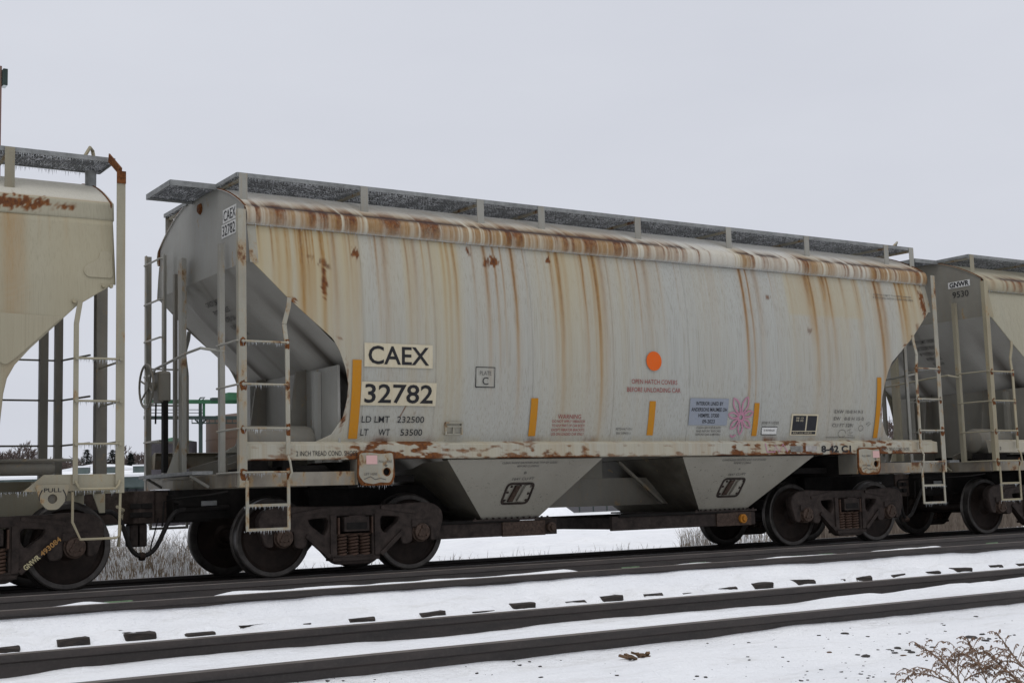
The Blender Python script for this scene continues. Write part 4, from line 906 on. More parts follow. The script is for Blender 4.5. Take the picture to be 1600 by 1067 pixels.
# ---------------------------------------------------------------- tan car at the left: only its near end is in view
LX = -7.33
car3 = empty('covered_hopper_car', (LX, 0, 0), 0, 'tan hopper car with PULL plate coupled ahead of the rust-streaked one', 'freight car', 'covered hopper cars coupled in the train')
tn_, tr_ = MT['part_tan'], P_gn['part_r']
XR = -2.08-LX            # right end of the shell, local
y3 = lambda z: 1.50+.10*np.sin(np.clip((np.asarray(z)-1.2)/2.9, 0, 1)*math.pi)-.05*np.clip((np.asarray(z)-3.2)/.7, 0, 1)
z3 = np.array([1.25,1.6,2.0,2.15,2.285,2.45,2.907,3.15,3.151,3.85]); x3 = np.array([-3.21,-3.20,-3.17,-3.14,-3.07,-2.93,-2.47,-2.10,-2.07,-2.07])-LX
rc3 = lambda z: np.interp(z, z3, x3); lc3 = lambda z: -np.interp(z, z3, x3)
def masks3(X, Z):
    t = 3.85-Z; s1, s2, s3 = f1(X*2.1+5, 3), f1(X*9, 8), f1(X*28, 2)
    cream = .6*(.3+s1); och = streak(X, Z, -3.12-LX, .09, .75, 4.0, 2.6, 3)+streak(X, Z, -3.0-LX, .05, .4, 4.0, 2.0, 5)+.5*np.clip((s3-.6)*4, 0, 1)*np.interp(t, [0,.4], [.5,0]) + blot(X, Z, -3.16-LX, 1.4, .06, .15, .8)
    return dict(cream=cream, ochre=och, rust=np.zeros_like(X), dark=np.zeros_like(X))
zz3 = np.unique(np.concatenate([np.linspace(1.25, 3.85, 40), z3]))
sheet('side_sheet', lc3, rc3, zz3, y3, -1, 500, masks3, MT['shell_tan'], car3); sheet('side_sheet', lc3, rc3, zz3[::3], y3, 1, 80, masks_light(70), MT['shell_tan'], car3)
RP3 = [(-1.45,3.84),(-1.485,3.845),(-1.49,3.86),(-1.488,3.885),(-1.486,3.91),(-1.484,3.935),(-1.482,3.96),(-1.48,3.985),(-1.478,4.01),(-1.475,4.03),(-1.46,4.045),(-1.44,4.052)] + [(-y, 4.5-.216*y*y) for y in (1.4,1.3,1.15,.95,.7,.4)] + [(0,4.5)]
RP3 = RP3 + [(-a, c) for a, c in RP3[-2::-1]]
rf = roof(car3, -XR-.02, XR+.02, 420, MT['shell_tan'], 33, False, RP3); rf.data.materials.append(MT['roof_tan'])
for p_ in rf.data.polygons: p_.material_index = 1 if p_.center.z > 4.05 else 0
me_ = rf.data; nn = len(me_.vertices); X_ = np.array([q.co.x for q in me_.vertices]); Z_ = np.array([q.co.z for q in me_.vertices]); Yq = np.array([q.co.y for q in me_.vertices])
pt = blot(X_, Z_, -3.05-LX, 3.96, .36, .065, 1.3, 4)*(Yq < 0) + blot(X_, Z_, -2.55-LX, 3.95, .06, .03, .7, 9)*(Yq < 0)
for k_, a_ in (('rust', pt), ('ochre', .3*(np.abs(Z_-4.045) < .012)*(Yq < 0)+pt*.5), ('cream', np.full(nn, .3)), ('dark', np.zeros(nn))): me_.attributes[k_].data.foreach_set('value', np.clip(a_, 0, 1).astype(np.float32))
for s in (-1, 1): end_sheets(car3, s, s*(XR-.02), [(y, z) for y, z in RP3], 3.55, tn_, MT['slope'], y3)
running_board(car3, -XR-.1, XR+.1, -1.25, -.67, 4.57, [-3.07-LX, -4.6-LX, -6.2-LX, -7.8-LX, -9.5-LX, -11-LX], -1, tn_, lambda y: 4.5-.216*y*y); running_board(car3, -XR-.1, XR+.1, 1.25, .67, 4.57, [-3.07-LX, -6.2-LX, -9.5-LX], 1, tn_, lambda y: 4.5-.216*y*y)
MB().tube([(-2.30-LX,-1.22,4.57),(-2.24-LX,-1.22,4.68),(-2.18-LX,-1.1,4.68),(-2.16-LX,-1.1,4.57)], .02, 6).build('handhold', tr_, car3, True)
for s in (-1, 1):
    sx = lambda X: s*(X-LX)
    def bx3(a, b_, *r): return (*sorted((sx(a), sx(b_))), *r)
    o = MB().box(*bx3(-2.075,-1.985,-1.640,-1.628,1.0,4.35)).box(*bx3(-1.995,-1.985,-1.628,-1.56,1.0,4.35)).build('ladder', tn_, car3); MB().box(*bx3(-2.078,-1.982,-1.648,-1.641,4.22,4.352)).bar((sx(-2.03),-1.638,4.34),(sx(-2.06),-1.30,4.57),.014,.095,(0,1,0)).build('ladder_top', MT['rustspot'], o)
    if s > 0:                                           # lapped corner plates and their bolts on the side
        for pl_ in ([(-2.10,3.22),(-2.10,3.50),(-2.22,3.50),(-2.23,3.42),(-2.38,3.33),(-2.40,3.27),(-2.36,3.22)], [(-2.62,2.78),(-3.26,2.80),(-3.26,2.34),(-3.16,2.28),(-3.06,2.36)]):
            v_, f_ = plate2d([rounded([(q[0]-LX, q[1]) for q in pl_], .04)], .006, .003); lm_ = MB().add([(a_, -float(y3(c_))-.010-t_, c_) for a_, c_, t_ in v_], f_).build('lap_plate', MT['shell_tan'], car3).data; attrs(lm_, cream=np.full(len(lm_.vertices), .42), ochre=np.full(len(lm_.vertices), .05))
        for bx_, bz_ in ((-2.20,3.13),(-2.12,3.13),(-2.50,2.95)): MB().lathe([(0,-.03),(.018,-.03),(.022,-.012),(.022,0)], (bx_-LX, -float(y3(bz_))-.008, bz_), n=8).build('bolt', tr_, car3, True)
    MB().bar((sx(-2.44),-1.62,2.95),(sx(-2.48),-1.634,2.72),.05,.016,(0,1,0)).bar((sx(-2.48),-1.634,2.72),(sx(-2.48),-1.634,1.1),.05,.016,(0,1,0)).build('stile', tn_, o)
    for z in (2.37,1.935,1.50):
        MB().tube([(sx(-2.03),-1.64,z),(sx(-2.48),-1.64,z)], .0125, 6).lathe([(0,-.03),(.02,-.03),(.02,0)], (sx(-2.03),-1.64,z), n=8).lathe([(0,-.03),(.02,-.03),(.02,0)], (sx(-2.48),-1.64,z), n=8).build('rung', tn_, o, True)
        MB().tube([(sx(-2.0),-1.60,z+.06),(sx(-1.80),-.85,z+.06),(sx(-1.79),-.05,z+.06)], .0125, 6).build('rung', tn_, o, True)
    MB().tube([(sx(-2.48),-1.64,1.13),(sx(-2.46),-1.66,1.08),(sx(-2.44),-1.66,1.045),(sx(-2.08),-1.66,1.045),(sx(-2.05),-1.66,1.08),(sx(-2.03),-1.64,1.13)], .014, 6).build('grab_iron', tr_, o, True)
    MB().tube([(sx(-2.50),-1.62,1.02),(sx(-2.50),-1.62,.72),(sx(-2.42),-1.62,.545),(sx(-2.06),-1.62,.545),(sx(-2.03),-1.62,.57),(sx(-2.02),-1.62,1.02)], .014, 6).build('stirrup_step', tr_, o, True)
    pl = [(sx(-2.98),1.03),(sx(-2.78),1.195),(sx(-1.99),1.195),(sx(-1.99),1.03)]
    for ys in (-1, 1): MB().prism(pl, ys*1.60, ys*1.615).build('end_plate', tn_, car3)
    MB().box(*bx3(-2.9,-2.05,-1.58,-1.2,1.03,1.05)).box(*bx3(-2.16,-2.05,-1.5,1.5,1.0,1.18)).build('end_sill', tn_, car3)
    v_, f_ = plate2d([rounded([(-.165,.0),(.165,.0),(.115,-.17),(.05,-.24),(-.05,-.24),(-.115,-.17)], .03), circ(0,-.135,.05)], .01, .003)
    pp = MB().add([(sx(-2.70)+p, -1.628-t, 1.09+q) for p, q, t in v_], f_).build('pull_plate', tn_, car3)
    pps = lambda u, z: (u, -1.6405, z); x0 = sx(-2.70)
    put_text(pp, 'lettering', 'PULL', x0-.085, x0+.085, 1.022, 1.062, MT['black'], pps, .01)
    ribbon(pp, 'arrow_mark', [[(x0+q*(.10+.03*math.sin(R_(k*20))), 1.045-.018*k) for k in range(7)] for q in (-1,1)], .010, MT['black'], pps)
    MB().box(x0-.07, x0+.07, -1.60,-1.59, .89,1.03).build('hole_backing', MT['part_dim'], pp)
    MB().tube([(sx(-2.10),-.75,4.2),(sx(-2.10),-.75,4.54)], .06, 14).build('platform_post', MT['galvd'], car3, True)
    MB().box(*bx3(-1.83,-1.70,-.06,.06,1.0,4.3)).build('end_post', MT['part_dim'], car3, bevel=.008)
    MB().box(*bx3(-2.20,-2.10,.98,1.05,1.0,4.2)).box(*bx3(-2.02,-1.93,.98,1.05,1.0,4.2)).build('end_ladder', MT['part_dim'], car3)
    for z in (2.62,2.14,1.60): MB().tube([(sx(-3.0),1.02,z),(sx(-1.95),1.02,z),(sx(-1.80),.3,z)], .0125, 6).build('rung', MT['part_dim'], car3, True)
    MB().box(*bx3(-4.4,-2.05,-.40,.40,.66,1.03)).build('stub_sill', tn_, car3); MB().prism([(sx(-2.12),1.03),(sx(-1.98),1.03),(sx(-1.98),.80),(sx(-2.04),.80)], -.95,-.93).build('step_bracket', tn_, car3)
    MB().box(*bx3(-4.6,-3.25,-1.48,1.48,1.05,1.25)).build('end_floor', MT['part_dim'], car3)
    MB().lathe([(0,-.35),(.07,-.34),(.085,-.3),(.085,.3),(.07,.34),(0,.35)], (sx(-2.85),-.9,1.29), 'X', 16).build('brake_cylinder', MT['part_dim'], car3, True)
    MB().tube([(sx(-3.2),-1.0,1.36),(sx(-2.35),-1.0,1.36),(sx(-2.3),-1.0,1.28),(sx(-2.3),-1.0,1.18)], .018, 6).build('brake_lever', MT['part_dim'], car3, True)
    MB().prism([(sx(-3.2),1.05),(sx(-4.6),1.05),(sx(-4.6),2.0),(sx(-4.4),2.0)], -1.3,1.3).build('bulkhead', MT['part_dim'], car3)
    coupler(car3, s, sx(-1.355)); hose(car3, s, sx(-1.355), -.36 if s > 0 else .36)
    MB().tube([(sx(-2.0),-1.45,.86),(sx(-1.8),-1.0,.82),(sx(-1.66),-.45,.80),(sx(-1.62),-.36,.78),(sx(-1.66),-.36,.42)], .017, 6).build('uncoupling_lever', tr_, car3, True)
    t3 = truck(car3, sx(-3.219))
    if s > 0:
        a_ = math.atan2(.33, .40)
        def fs_(u, w_): return (.39+u*math.cos(a_)-w_*math.sin(a_), -1.133, .24+u*math.sin(a_)+w_*math.cos(a_))
        put_text(t3, 'lettering', 'GNWR', .0, .19, .0, .055, plain('faded_yellow_stencil', (.45,.40,.24), .8), fs_, .03); put_text(t3, 'lettering', '493084', .21, .46, .0, .055, plain('orange_stencil', (.36,.20,.07), .8), fs_, .02)
put_text(car3, 'lettering', 'S', -3.235-LX, -3.20-LX, 1.40, 1.45, MT['black'], lambda u, z: (u, -float(y3(z))-.03, z))
icicles(car3, [((-3.4-LX,-1.25,4.535),(XR,-1.25,4.535)),((-3.4-LX,-.67,4.53),(XR,-.67,4.53)),((-3.4-LX,-.95,4.54),(XR,-.95,4.54)),((-2.48-LX,-1.66,1.03),(-2.05-LX,-1.66,1.03)),((-3.2-LX,-1.6,1.03),(-2.8-LX,-1.6,1.03))]+[((-2.48-LX,-1.64,z-.012),(-2.03-LX,-1.64,z-.012)) for z in (2.37,1.935,1.50)], 91, .015, .07, .018)
# ================================================================== BACKGROUND
def ground_at(px, py, it=25):
    d = _f + CR*(px-800)/FPX - CU*(py-533.5)/FPX; z = -.3
    for _ in range(it):
        t = (z-CAM[2])/d[2]; p = CAM+d*t; z = .5*z+.5*gz(p[0], p[1])
    return Vector((p[0], p[1], z))
def foot(px, depth):
    p = at(px, 770, depth); return Vector((p.x, p.y, gz(p.x, p.y)))
M_brown = painted('rust_brown_tank', (.092,.055,.036), .5, stain=(.10,.058,.03), dark=(.05,.027,.018), dirt=.3)
M_dkt = plain('dark_slate_tank', (.055,.05,.055), .7, 0, .3, .8, 0); M_grn = plain('green_steelwork', (.03,.10,.05), .6, 0, .3, 1.2, 0); M_gdk = plain('dark_green_black_steel', (.03,.045,.04), .6, 0, .3, 1, 0)
# --- brown storage tank
b0 = foot(418, 112); R = 5.0; H = 8.6
tk = empty('storage_tank', b0, 0, 'tall rust-brown storage tank beneath a green walkway', 'tank')
for i in range(5):
    z0, z1 = H*i/5, H*(i+1)/5; o = MB().lathe([(R, z0+.02),(R, z1-.02)], (0,0,0), 'Z', 48).build('wall_course', M_brown, tk, True)
    MB().lathe([(R+.015, z1-.03),(R+.03, z1-.02),(R+.03, z1+.01),(R+.015, z1+.02)], (0,0,0), 'Z', 48).build('weld_band', M_brown, tk, True)
MB().lathe([(R, H),(R-.6, H+.25),(0, H+.8)], (0,0,0), 'Z', 48).build('tank_roof', M_brown, tk, True)
MB().lathe([(R+.03, H*.58),(R+.5, H*.58),(R+.5, H*.58+.12),(R+.03, H*.58+.12)], (0,0,0), 'Z', 48).build('ring_walk', M_gdk, tk)
b1 = foot(270, 108)
tk2 = empty('storage_tank', b1, 0, 'dark slate storage tank left of the rust-brown one', 'tank')
MB().lathe([(1.9,0),(1.9,6.6)], (0,0,0), 'Z', 40).build('wall_course', M_dkt, tk2, True); MB().lathe([(1.9,6.6),(0,7.0)], (0,0,0), 'Z', 40).build('tank_roof', M_grn, tk2, True)
for i in range(1, 5): MB().lathe([(1.905,1.3*i),(1.93,1.3*i+.03),(1.905,1.3*i+.06)], (0,0,0), 'Z', 40).build('weld_band', M_dkt, tk2, True)
# --- green walkway carried on a post
w0 = foot(313, 104); wk = empty('pipe_walkway', w0, 0, 'green steel pipe walkway with railings between the tanks', 'walkway')
dpt = 104; rel = lambda px, py: at(px, py, dpt)-w0
def wbar(name, a, b_, w_, m_): return MB().bar(rel(*a), rel(*b_), w_).build(name, m_, wk)
wbar('pipe', (225,627.5), (420,627.5), .30, M_grn); wbar('deck_beam', (225,652.5), (420,652.5), .26, M_gdk); wbar('lower_rail', (300,661), (420,661), .09, M_gdk)
wbar('post', (313.5,652), (313.5,800), .24, M_gdk); wbar('post', (318.5,628), (318.5,652), .16, M_grn); wbar('post', (313,629), (313,652), .20, M_gdk); wbar('brace', (305,655), (313,664), .12, M_gdk); wbar('brace', (322,655), (314,664), .12, M_gdk)
for x in range(236, 420, 12): wbar('rail_post', (x, 627), (x, 622) if x > 326 else (x, 627.2), .05, M_gdk)
for x in range(300, 420, 9): wbar('rail_post', (x, 652), (x, 662), .05, M_gdk)
for y_ in (640,645): wbar('hand_rail', (225,y_), (320,y_), .05, M_gdk)
for q in ((311,626),(311,622)): pass
MB().tube([rel(311.5,652), rel(311.5,624), rel(313,621.5), rel(320,621), rel(316,625)], .06, 6).build('ladder_hoop', M_gdk, wk); 
p_ = rel(369, 623); MB().box(p_.x-.95, p_.x+1.6, p_.y-.8, p_.y+.8, p_.z-.15, p_.z+.42).build('pump_housing', M_grn, wk, bevel=.04)
p_ = rel(340, 624); MB().box(p_.x-.5, p_.x+.6, p_.y-.3, p_.y+.3, p_.z-.1, p_.z+.12).build('pump', M_gdk, wk)
# --- panel wall and snow pile seen under the car
wl_a, wl_b = foot(770, 118), foot(1110, 128); n_ = 16
wl = empty('panel_wall', wl_a, math.atan2(wl_b.y-wl_a.y, wl_b.x-wl_a.x), 'long grey panel wall standing across the snowfield', 'wall'); Lw = (wl_b-wl_a).length
M_wall = plain('grey_wall_panel', (.105,.103,.108), .8, 0, .12, .5, 0)
PANEL = MB().box(.03, Lw/n_-.03, -.06, .06, -.4, 2.6).mesh('panel', M_wall)
for i in range(n_): link('panel', PANEL, None, wl, (Lw*i/n_, 0, 0)); MB().box(-.05,.05,-.09,.09,-.4,2.7).build('wall_post', M_gdk, wl, loc=(Lw*i/n_,0,0))
def mound(name, c, rx, ry, h, label, cat, seed):
    mb_ = MB(); N, K = 36, 12
    for k in range(K+1):
        for i in range(N):
            a = 2*math.pi*i/N; r = k/K; nn_ = .75+.5*float(f2(np.array([3+2.2*math.cos(a)]), np.array([3+2.2*math.sin(a)]), seed)[0])
            z = h*(1-r**1.5)*(.7+.6*float(f2(np.array([5+r*3*math.cos(a)]), np.array([5+r*3*math.sin(a)]), seed+1)[0]))
            mb_.v.append((rx*r*nn_*math.cos(a), ry*r*nn_*math.sin(a), z-.15*(k == K)))
    for k in range(K):
        for i in range(N): mb_.f.append((k*N+i, k*N+(i+1) % N, (k+1)*N+(i+1) % N, (k+1)*N+i))
    return tag(mb_.build(name, MT['snowcap'], None, True, c), label, cat)
mound('snow_pile', foot(838, 98), 3.4, 2.2, 1.35, 'ploughed heap of snow in front of the grey panel wall', 'snow pile', 4)
# --- low snow-roofed buildings at the left
M_brick = plain('red_brown_brick', (.13,.055,.04), .85, 0, .3, 1.5, 0); M_shed = plain('grey_green_cladding', (.10,.125,.12), .8, 0, .25, .7, 0); M_win = plain('dark_window', (.02,.022,.025), .2, 0, .3, 1, 0)
def shed(px0, px1, depth, y_eave, y_ridge, name, label, cat, wallm, wins, vents=()):
    a = foot(px0, depth); b_ = foot(px1, depth*1.02); Lb = (b_-a).length; e = empty(name, a, math.atan2(b_.y-a.y, b_.x-a.x), label, cat)
    ze = at((px0+px1)/2, y_eave, depth).z-a.z; zr = at((px0+px1)/2, y_ridge, depth).z-a.z; D = 9.0
    MB().box(0, Lb, 0, D, -.3, ze).build('wall', wallm, e)
    rf_ = MB().prism([(0,0)]*0 or [(-.4,ze),(-.4,ze+.22),(D/2,zr+.22),(D+.4,ze+.22),(D+.4,ze)], -.4, Lb+.4); rf_.v = [(y, x, z) for x, y, z in rf_.v]; r_ = rf_.build('roof', MT['snowcap'], e)
    for vx in vents:
        x = Lb*vx; t_ = MB().box(x-.55, x+.55, 1.2, 2.4, ze, ze+.95).build('roof_vent', M_shed, r_); MB().box(x-.6, x+.6, 1.15, 2.45, ze+.96, ze+1.1).build('vent_cap', MT['snowcap'], r_)
    for wx in wins:
        x = Lb*wx; w_ = MB().box(x-.55, x+.55, -.05, .02, ze*.42, ze*.78).build('window', M_gdk, e); MB().box(x-.48, x+.48, -.07, -.055, ze*.45, ze*.75).build('pane', M_win, w_)
    return e
shed(-60, 235, 118, 747, 738, 'warehouse', 'long low warehouse with snow on its roof beyond the tan car', 'building', M_shed, [.15+.05*i for i in range(17)], (.62,.78,.93,.45))
shed(200, 228, 150, 733, 725, 'brick_house', 'red brick house under a snowy roof beside the dark pines', 'building', M_brick, [.3,.7])
shed(-30, 160, 165, 742, 739, 'brick_store', 'low red brick building with a thin snow roof behind the warehouse', 'building', M_brick, [.1*i for i in range(1,10)])
# --- trees
M_bark = plain('grey_bark', (.07,.058,.05), .9, 0, .3, 2, 0); M_twig = plain('brown_twigs', (.115,.09,.08), .9, 0, .3, 1, 0)
M_pine = plain('dark_pine_needles', (.022,.032,.026), .9, 0, .5, .8, 0); M_pine2 = plain('grey_green_needles', (.05,.062,.055), .9, 0, .4, .8, 0)
def bare_tree(c, H_, seed, label):
    r = random.Random(seed); e = empty('bare_tree', c, 0, label, 'tree', 'trees beyond the buildings'); tr, tw = MB(), MB()
    def br(p, d, L_, rad, lv):
        q = p+d*L_; (tr if lv < 2 else tw).tube([p, p.lerp(q, .5)+Vector((r.uniform(-.04,.04), r.uniform(-.04,.04), 0))*L_, q], [rad, rad*.82, rad*.62], 5 if lv < 2 else 3, False)
        if lv >= 6: return
        for k in range(3):
            ax = Vector((r.gauss(0,1), r.gauss(0,1), r.gauss(0,.4))).normalized(); nd_ = (d*1.0+ax*r.uniform(.35,.85)+Vector((0,0,.12))).normalized()
            br(p.lerp(q, r.uniform(.55,1.0)), nd_, L_*r.uniform(.58,.8), max(rad*.62, .035), lv+1)
    br(Vector((0,0,-.2)), Vector((r.uniform(-.05,.05), 0, 1)), H_*.30, H_*.022, 0)
    k_ = H_/max(q[2] for q in tw.v)
    for mb_ in (tr, tw): mb_.v = [(q[0]*k_, q[1]*k_, q[2]*k_) for q in mb_.v]
    tr.build('trunk', M_bark, e); tw.build('crown', M_twig, e)
def conifer(c, H_, W_, seed, label, m_):
    r = random.Random(seed); e = empty('conifer', c, 0, label, 'tree', 'trees beyond the buildings'); MB().tube([(0,0,-.2),(0,0,H_*.95)], [H_*.02,.03], 6).build('trunk', M_bark, e); cr = MB()
    for i in range(1500):
        t = r.random()**.75; z = H_*(.06+.94*t); rr = W_*(1-t)**.85*(.35+.65*r.random())*(1+.25*math.sin(z*7+seed)); a = r.uniform(0, 6.283)
        p = Vector((rr*math.cos(a), rr*math.sin(a), z)); d = Vector((math.cos(a), math.sin(a), r.uniform(-.5,.1)))*r.uniform(.25,.55)*H_/9; s_ = Vector((-math.sin(a), math.cos(a), r.uniform(-.3,.3)))*r.uniform(.06,.16)*H_/9
        cr.add([p-s_, p+s_, p+d], [(0,1,2)])
    cr.build('crown', m_, e)
TR = [(28,690,190,'b'),(-5,704,185,'b'),(48,716,200,'b'),(98,711,195,'b'),(112,718,185,'b'),(88,716,205,'b'),(150,722,200,'b'),(205,693,195,'b'),(224,699,190,'b'),(236,712,200,'b'),(192,716,190,'b'),(243,722,180,'b'),(1384,650,150,'b'),(1372,664,160,'b'),(10,720,180,'b')]+[(20+13*i, 719+5*math.sin(i*2.3), 215+(i%4)*6, 'b') for i in range(17)]
for i, (px, yt, dp, k) in enumerate(TR):
    g = foot(px, dp); bare_tree(g, (at(px, yt, dp).z-g.z)*1.02, i+3, 'bare deciduous tree standing close behind the low buildings' if i < 15 else 'bare tree in the farthest row beyond the buildings')
for i, (px, yt, dp, w_, lab, m_) in enumerate([(135,702,175,2.9,'grey-green conifer with loose tiers beyond the warehouse',M_pine2),(176,702,172,3.4,'broad dark pine beside the snowy brick house',M_pine),(204,707,176,2.0,'slim dark spruce rising behind the brick house',M_pine),(62,723,178,2.4,'small dark conifer among the bare trees behind the warehouse',M_pine2)]):
    g = foot(px, dp); conifer(g, at(px, yt, dp).z-g.z, w_, i+1, lab, m_)
# --- floodlight pole at the left edge
lp = foot(-9, 46); ph = at(0, 78, 46).z-lp.z
pe = empty('floodlight_pole', lp, 0, 'tall rusty pole with a grey floodlight box above the tan car', 'lamp post')
MB().tube([(0,0,-.3),(0,0,ph)], .045, 10).build('pole', painted('rusty_pole', (.16,.09,.08), .5), pe, True)
MB().box(.05,.21,-.2,.2,ph-.72,ph-.12).build('lamp_box', M_gdk, pe, bevel=.02); MB().box(.06,.20,-.18,.18,ph-.735,ph-.722).build('lamp_glass', plain('floodlight_glass', (.4,.45,.45), .2, 0, .1, 3, 0), pe)
# ================================================================== WEEDS AND STONES
m, n, b = mat('dry_grass'); c = mixc(n, noise(n, (14,14,3), 1, 3, .6, .35, .65), (.14,.105,.07), (.30,.235,.165)); c = mixc(n, noise(n, (11,11,6), 1, 3, .6, .47, .53), c, (.80,.81,.82))
n.links.new(c, b.inputs['Base Color']); b.inputs['Roughness'].default_value = .9; MT['grass'] = m
m, n, b = mat('brown_brush'); c = mixc(n, noise(n, (10,10,4), 1, 3, .6, .35, .65), (.12,.095,.075), (.24,.20,.165)); n.links.new(c, b.inputs['Base Color']); b.inputs['Roughness'].default_value = .9; MT['brush'] = m
def grass(name, label, n_, box, hrange, seed, mat_, width=.006, clump=1.6, dens=None):
    r = random.Random(seed); mb_ = MB(); k = 0
    while k < n_:
        px = r.uniform(box[0], box[1]); y = r.uniform(box[2], box[3]); d_ = _f + CR*(px-800)/FPX; x = float(CAM[0]+d_[0]*(y-CAM[1])/d_[1])
        if r.random() > float(sstep(.3,.62,f2(np.array([x*clump]), np.array([y*clump]), seed)[0])) + .06: continue
        k += 1; z = gz(x, y)-.03; h = r.uniform(*hrange)*(dens(x) if dens else 1); a = r.uniform(0, 6.283); lean = r.uniform(.05,.55)*h
        w_ = width*r.uniform(.6,1.4); s_ = Vector((CR[0], CR[1], 0)).normalized()*w_; p = Vector((x, y, z)); d = Vector((math.cos(a), math.sin(a), 0))*lean
        q1 = p+d*.35+Vector((0,0,h*.6)); q2 = p+d+Vector((0,0,h))
        mb_.add([p-s_, p+s_, q1+s_*.8, q1-s_*.8, q2], [(0,1,2,3),(3,2,4)])
        if r.random() < .6:
            for j in range(3):
                q = q1.lerp(q2, r.random()); u = Vector((r.gauss(0,1), r.gauss(0,1), r.uniform(.2,1.2))).normalized()*h*.16; mb_.add([q-s_*.5, q+s_*.5, q+u], [(0,1,2)])
    return tag(mb_.build(name, mat_), label, 'grass', kind='stuff')
grass('dry_grass', 'tall snow-dusted dry grass behind the train beneath the coupling', 3000, (120,380,2.2,6.0), (.30,.80), 5, MT['grass'], .0045, 1.6, lambda x: 1 if x < .4 else max(.3, 1-(x-.4)*.4))
grass('dry_grass', 'sparse dry stalks poking through snow behind the rails', 240, (380,1060,1.9,4.0), (.05,.26), 6, MT['grass'], .004)
grass('dry_grass', 'clump of snowy dry weeds behind the right-hand wheels', 900, (1050,1230,2.2,5.0), (.15,.50), 7, MT['grass'], .0045)
grass('brown_brush', 'dense brown brush along the far side of the track', 6500, (1225,1720,4.5,11), (.45,.95), 8, MT['brush'], .010, .5)
# stones thrown on the snow beside the near rail
M_stone = plain('dark_ballast_stone', (.05,.045,.042), .85, 0, .5, 20); M_stone2 = plain('brown_stone', (.12,.075,.045), .85, 0, .4, 20)
def stone_mesh(seed, m_):
    r = random.Random(seed); bm = bmesh.new(); bmesh.ops.create_icosphere(bm, subdivisions=2, radius=1)
    for v_ in bm.verts: v_.co = Vector((v_.co.x*1.25, v_.co.y*.9, v_.co.z*.5))*r.uniform(.72,1.2)
    me_ = bpy.data.meshes.new('stone'); bm.to_mesh(me_); bm.free(); me_.materials.append(m_); return me_
SM = [stone_mesh(i, M_stone) for i in range(4)]; SM2 = stone_mesh(9, M_stone2)
for i, (px, py, w_) in enumerate([(845,1058,7),(1170,1004,6),(1171,1031,5),(1340,1023,7),(1353,1025,16),(1390,1015,6),(1403,1013,14),(1418,1016,9),(1424,1019,13),(1399,1020,9),(1433,1008,10),(1457,1011,8),(1518,996,18),(1535,991,10),(1540,1001,11),(1546,998,8),(1525,963,6),(1585,992,6),(1320,990,12)]):
    g = ground_at(px, py); d_ = (g-Vector(CAM)).length; o = link('stone', SM[i % 4], None, None, g+Vector((0,0,.002))); sc = w_*d_/FPX*.45; o.scale = (sc, sc, sc*.7); o.rotation_euler.z = i*1.7
    tag(o, 'small dark ballast stone lying on the snow beside the nearest rail', 'stone', 'dark stones on the snow')
for i, (px, py, w_) in enumerate([(1296,1019,9),(1412,1024,9)]):
    g = ground_at(px, py); o = link('stone', SM2, None, None, g+Vector((0,0,.002))); sc = w_*(g-Vector(CAM)).length/FPX*.45; o.scale = (sc, sc, sc*.7); o.rotation_euler.z = i*2.1
    tag(o, 'small brown stone among the dark ones on the snow', 'stone', 'brown stones on the snow')
g = ground_at(1000, 1027); mb = MB(); r = random.Random(3)
for k in range(9):
    a = r.uniform(0, 6.28); p = Vector((r.uniform(-.06,.06), r.uniform(-.03,.03), .0)); mb.bar(p, p+Vector((math.cos(a)*.09, math.sin(a)*.05, r.uniform(.0,.03))), .02, .012)
tag(mb.build('bark_scrap', M_stone2, None, False, g), 'torn clump of brown bark lying beside the nearest rail', 'bark')
# fine grit
mb = MB(); r = random.Random(11)
for k in range(170):
    px = r.gauss(1370, 110) if r.random() < .7 else r.uniform(300,1600); py = 1067-(r.random()**1.1)*(1067-(1055-(px-400)*.098+16)); 
    if py > 1066: continue
    g = ground_at(px, py, 12); s_ = .003+.008*r.random()**3; a0 = r.uniform(0, 6.28); ring = [g+Vector((math.cos(a0+i*1.05)*s_*r.uniform(.6,1.5), math.sin(a0+i*1.05)*s_*r.uniform(.6,1.5), -.001)) for i in range(6)]
    mb.add(ring+[q+Vector((0,0,s_*r.uniform(.35,.7))) for q in ring], [tuple(range(6,12))]+[(i, (i+1) % 6, 6+(i+1) % 6, 6+i) for i in range(6)])
tag(mb.build('grit', M_stone), 'scattered dark grit on the snow beside the nearest rail', 'gravel', kind='stuff')
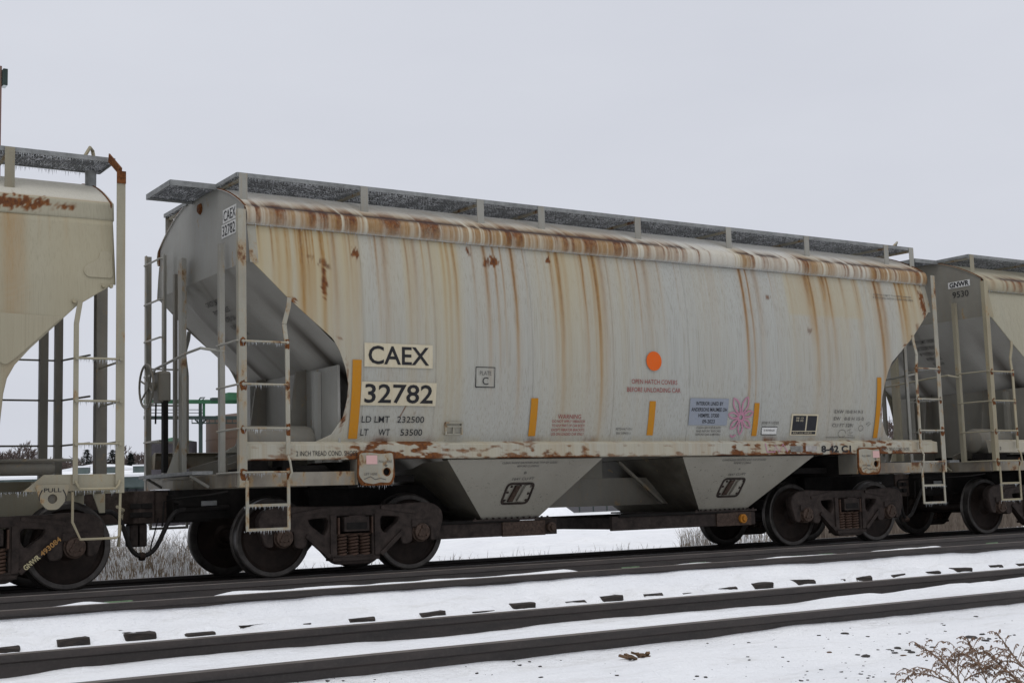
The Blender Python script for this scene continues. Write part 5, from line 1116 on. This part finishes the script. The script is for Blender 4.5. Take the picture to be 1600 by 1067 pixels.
# foreground weeds with arching seed plumes
M_weed = plain('dry_weed_stem', (.13,.085,.056), .9, 0, .3, 60, 0); M_seed = plain('brown_seed_heads', (.19,.125,.085), .95, 0, .4, 90, 0)
WD = 4.0
def zp(x, y, dd=0): return at(1400+x/8, 980+y/8, WD+dd)
def weed(stems, label, seed):
    r = random.Random(seed); b_ = zp(*stems[0][0]); base = Vector((b_.x, b_.y, gz(b_.x, b_.y)-.02))
    e = empty('dry_weed', base, 0, label, 'weed', 'dry weeds in the snow before the rails'); 
    for st in stems:
        P = [zp(x, y, i*.02) for i, (x, y) in enumerate(st)]; q = [P[0]]+P+[P[-1]]; C_ = []
        for i in range(1, len(q)-2):
            for t in np.linspace(0, 1, 8, endpoint=False):
                C_.append(.5*((2*q[i])+(-q[i-1]+q[i+1])*t+(2*q[i-1]-5*q[i]+4*q[i+1]-q[i+2])*t*t+(-q[i-1]+3*q[i]-3*q[i+1]+q[i+2])*t**3))
        C_.append(P[-1]); full = ([base] if st is stems[0] else [])+C_
        n_ = len(full); so = MB().tube([p-base for p in full], [.0026-.0018*i/n_ for i in range(n_)], 5).build('stem', M_weed, e)
        sd_ = MB()
        def tufts(pts, dens, size):
            for i in range(len(pts)-1):
                for k in range(dens):
                    p = pts[i].lerp(pts[i+1], r.random())-base; d = Vector((r.gauss(0,.5), r.gauss(0,.5), -1.0+r.gauss(0,.5))).normalized()*size*r.uniform(.6,1.5); s_ = Vector((r.gauss(0,1), r.gauss(0,1), r.gauss(0,1))).cross(d).normalized()*size*.28
                    sd_.add([p-s_*.4, p+s_*.4, p+d*.6+s_, p+d, p+d*.6-s_], [(0,1,2,3,4)])
        top = C_[int(len(C_)*.35):]; tufts(top, 3, .007)
        for j in range(2, len(C_)-2, 3):
            p = C_[j]; t = (C_[j+1]-C_[j-1]).normalized(); sd2 = 1 if (j//3) % 2 else -1; fr = j/len(C_); L_ = (.10-.075*fr)*r.uniform(.7,1.2)
            side = (Vector(CR)*sd2 + t*.8 + Vector(_f)*r.uniform(-.5,.5)).normalized(); bp = [p + side*L_*k/5 + Vector((0,0,1))*(.35*L_*math.sin(k/5*2.4) - .25*L_*(k/5)**2) for k in range(6)]
            so2 = sd_.tube([x_-base for x_ in bp], .0011, 4); tufts(bp[1:], 3, .0072)
        sd_.build('seed_head', M_seed, so)
weed([[(830,860),(800,690),(700,560),(540,400),(400,290),(280,222)],[(790,690),(770,560),(780,400),(820,315),(900,350)],[(760,720),(600,660),(450,600),(280,572),(160,600),(95,670)],[(700,560),(640,460),(660,400),(745,395)],[(860,660),(950,600),(1080,550),(1200,580)]], 'bushy dry weed with several arching brown seed plumes', 1)
weed([[(1180,900),(1130,680),(1060,500),(1000,340),(940,230),(905,155)],[(1060,500),(1010,450),(925,470)],[(1085,545),(1120,490),(1185,510)]], 'slender dry weed with one upright stem and short side plumes', 2)
weed([[(1800,860),(1550,680),(1400,560),(1240,400),(1130,310),(1000,312)],[(1800,760),(1600,500),(1480,360),(1350,180),(1250,52)],[(1400,560),(1300,540),(1215,620)],[(1600,500),(1450,420),(1300,430),(1240,510)]], 'tall dry weed with long drooping seed plumes leaning over', 3)
weed([[(1650,860),(1560,700),(1480,655),(1370,690)],[(1600,780),(1620,680),(1700,640)]], 'short dry weed tuft at the foot of the tall one', 4)
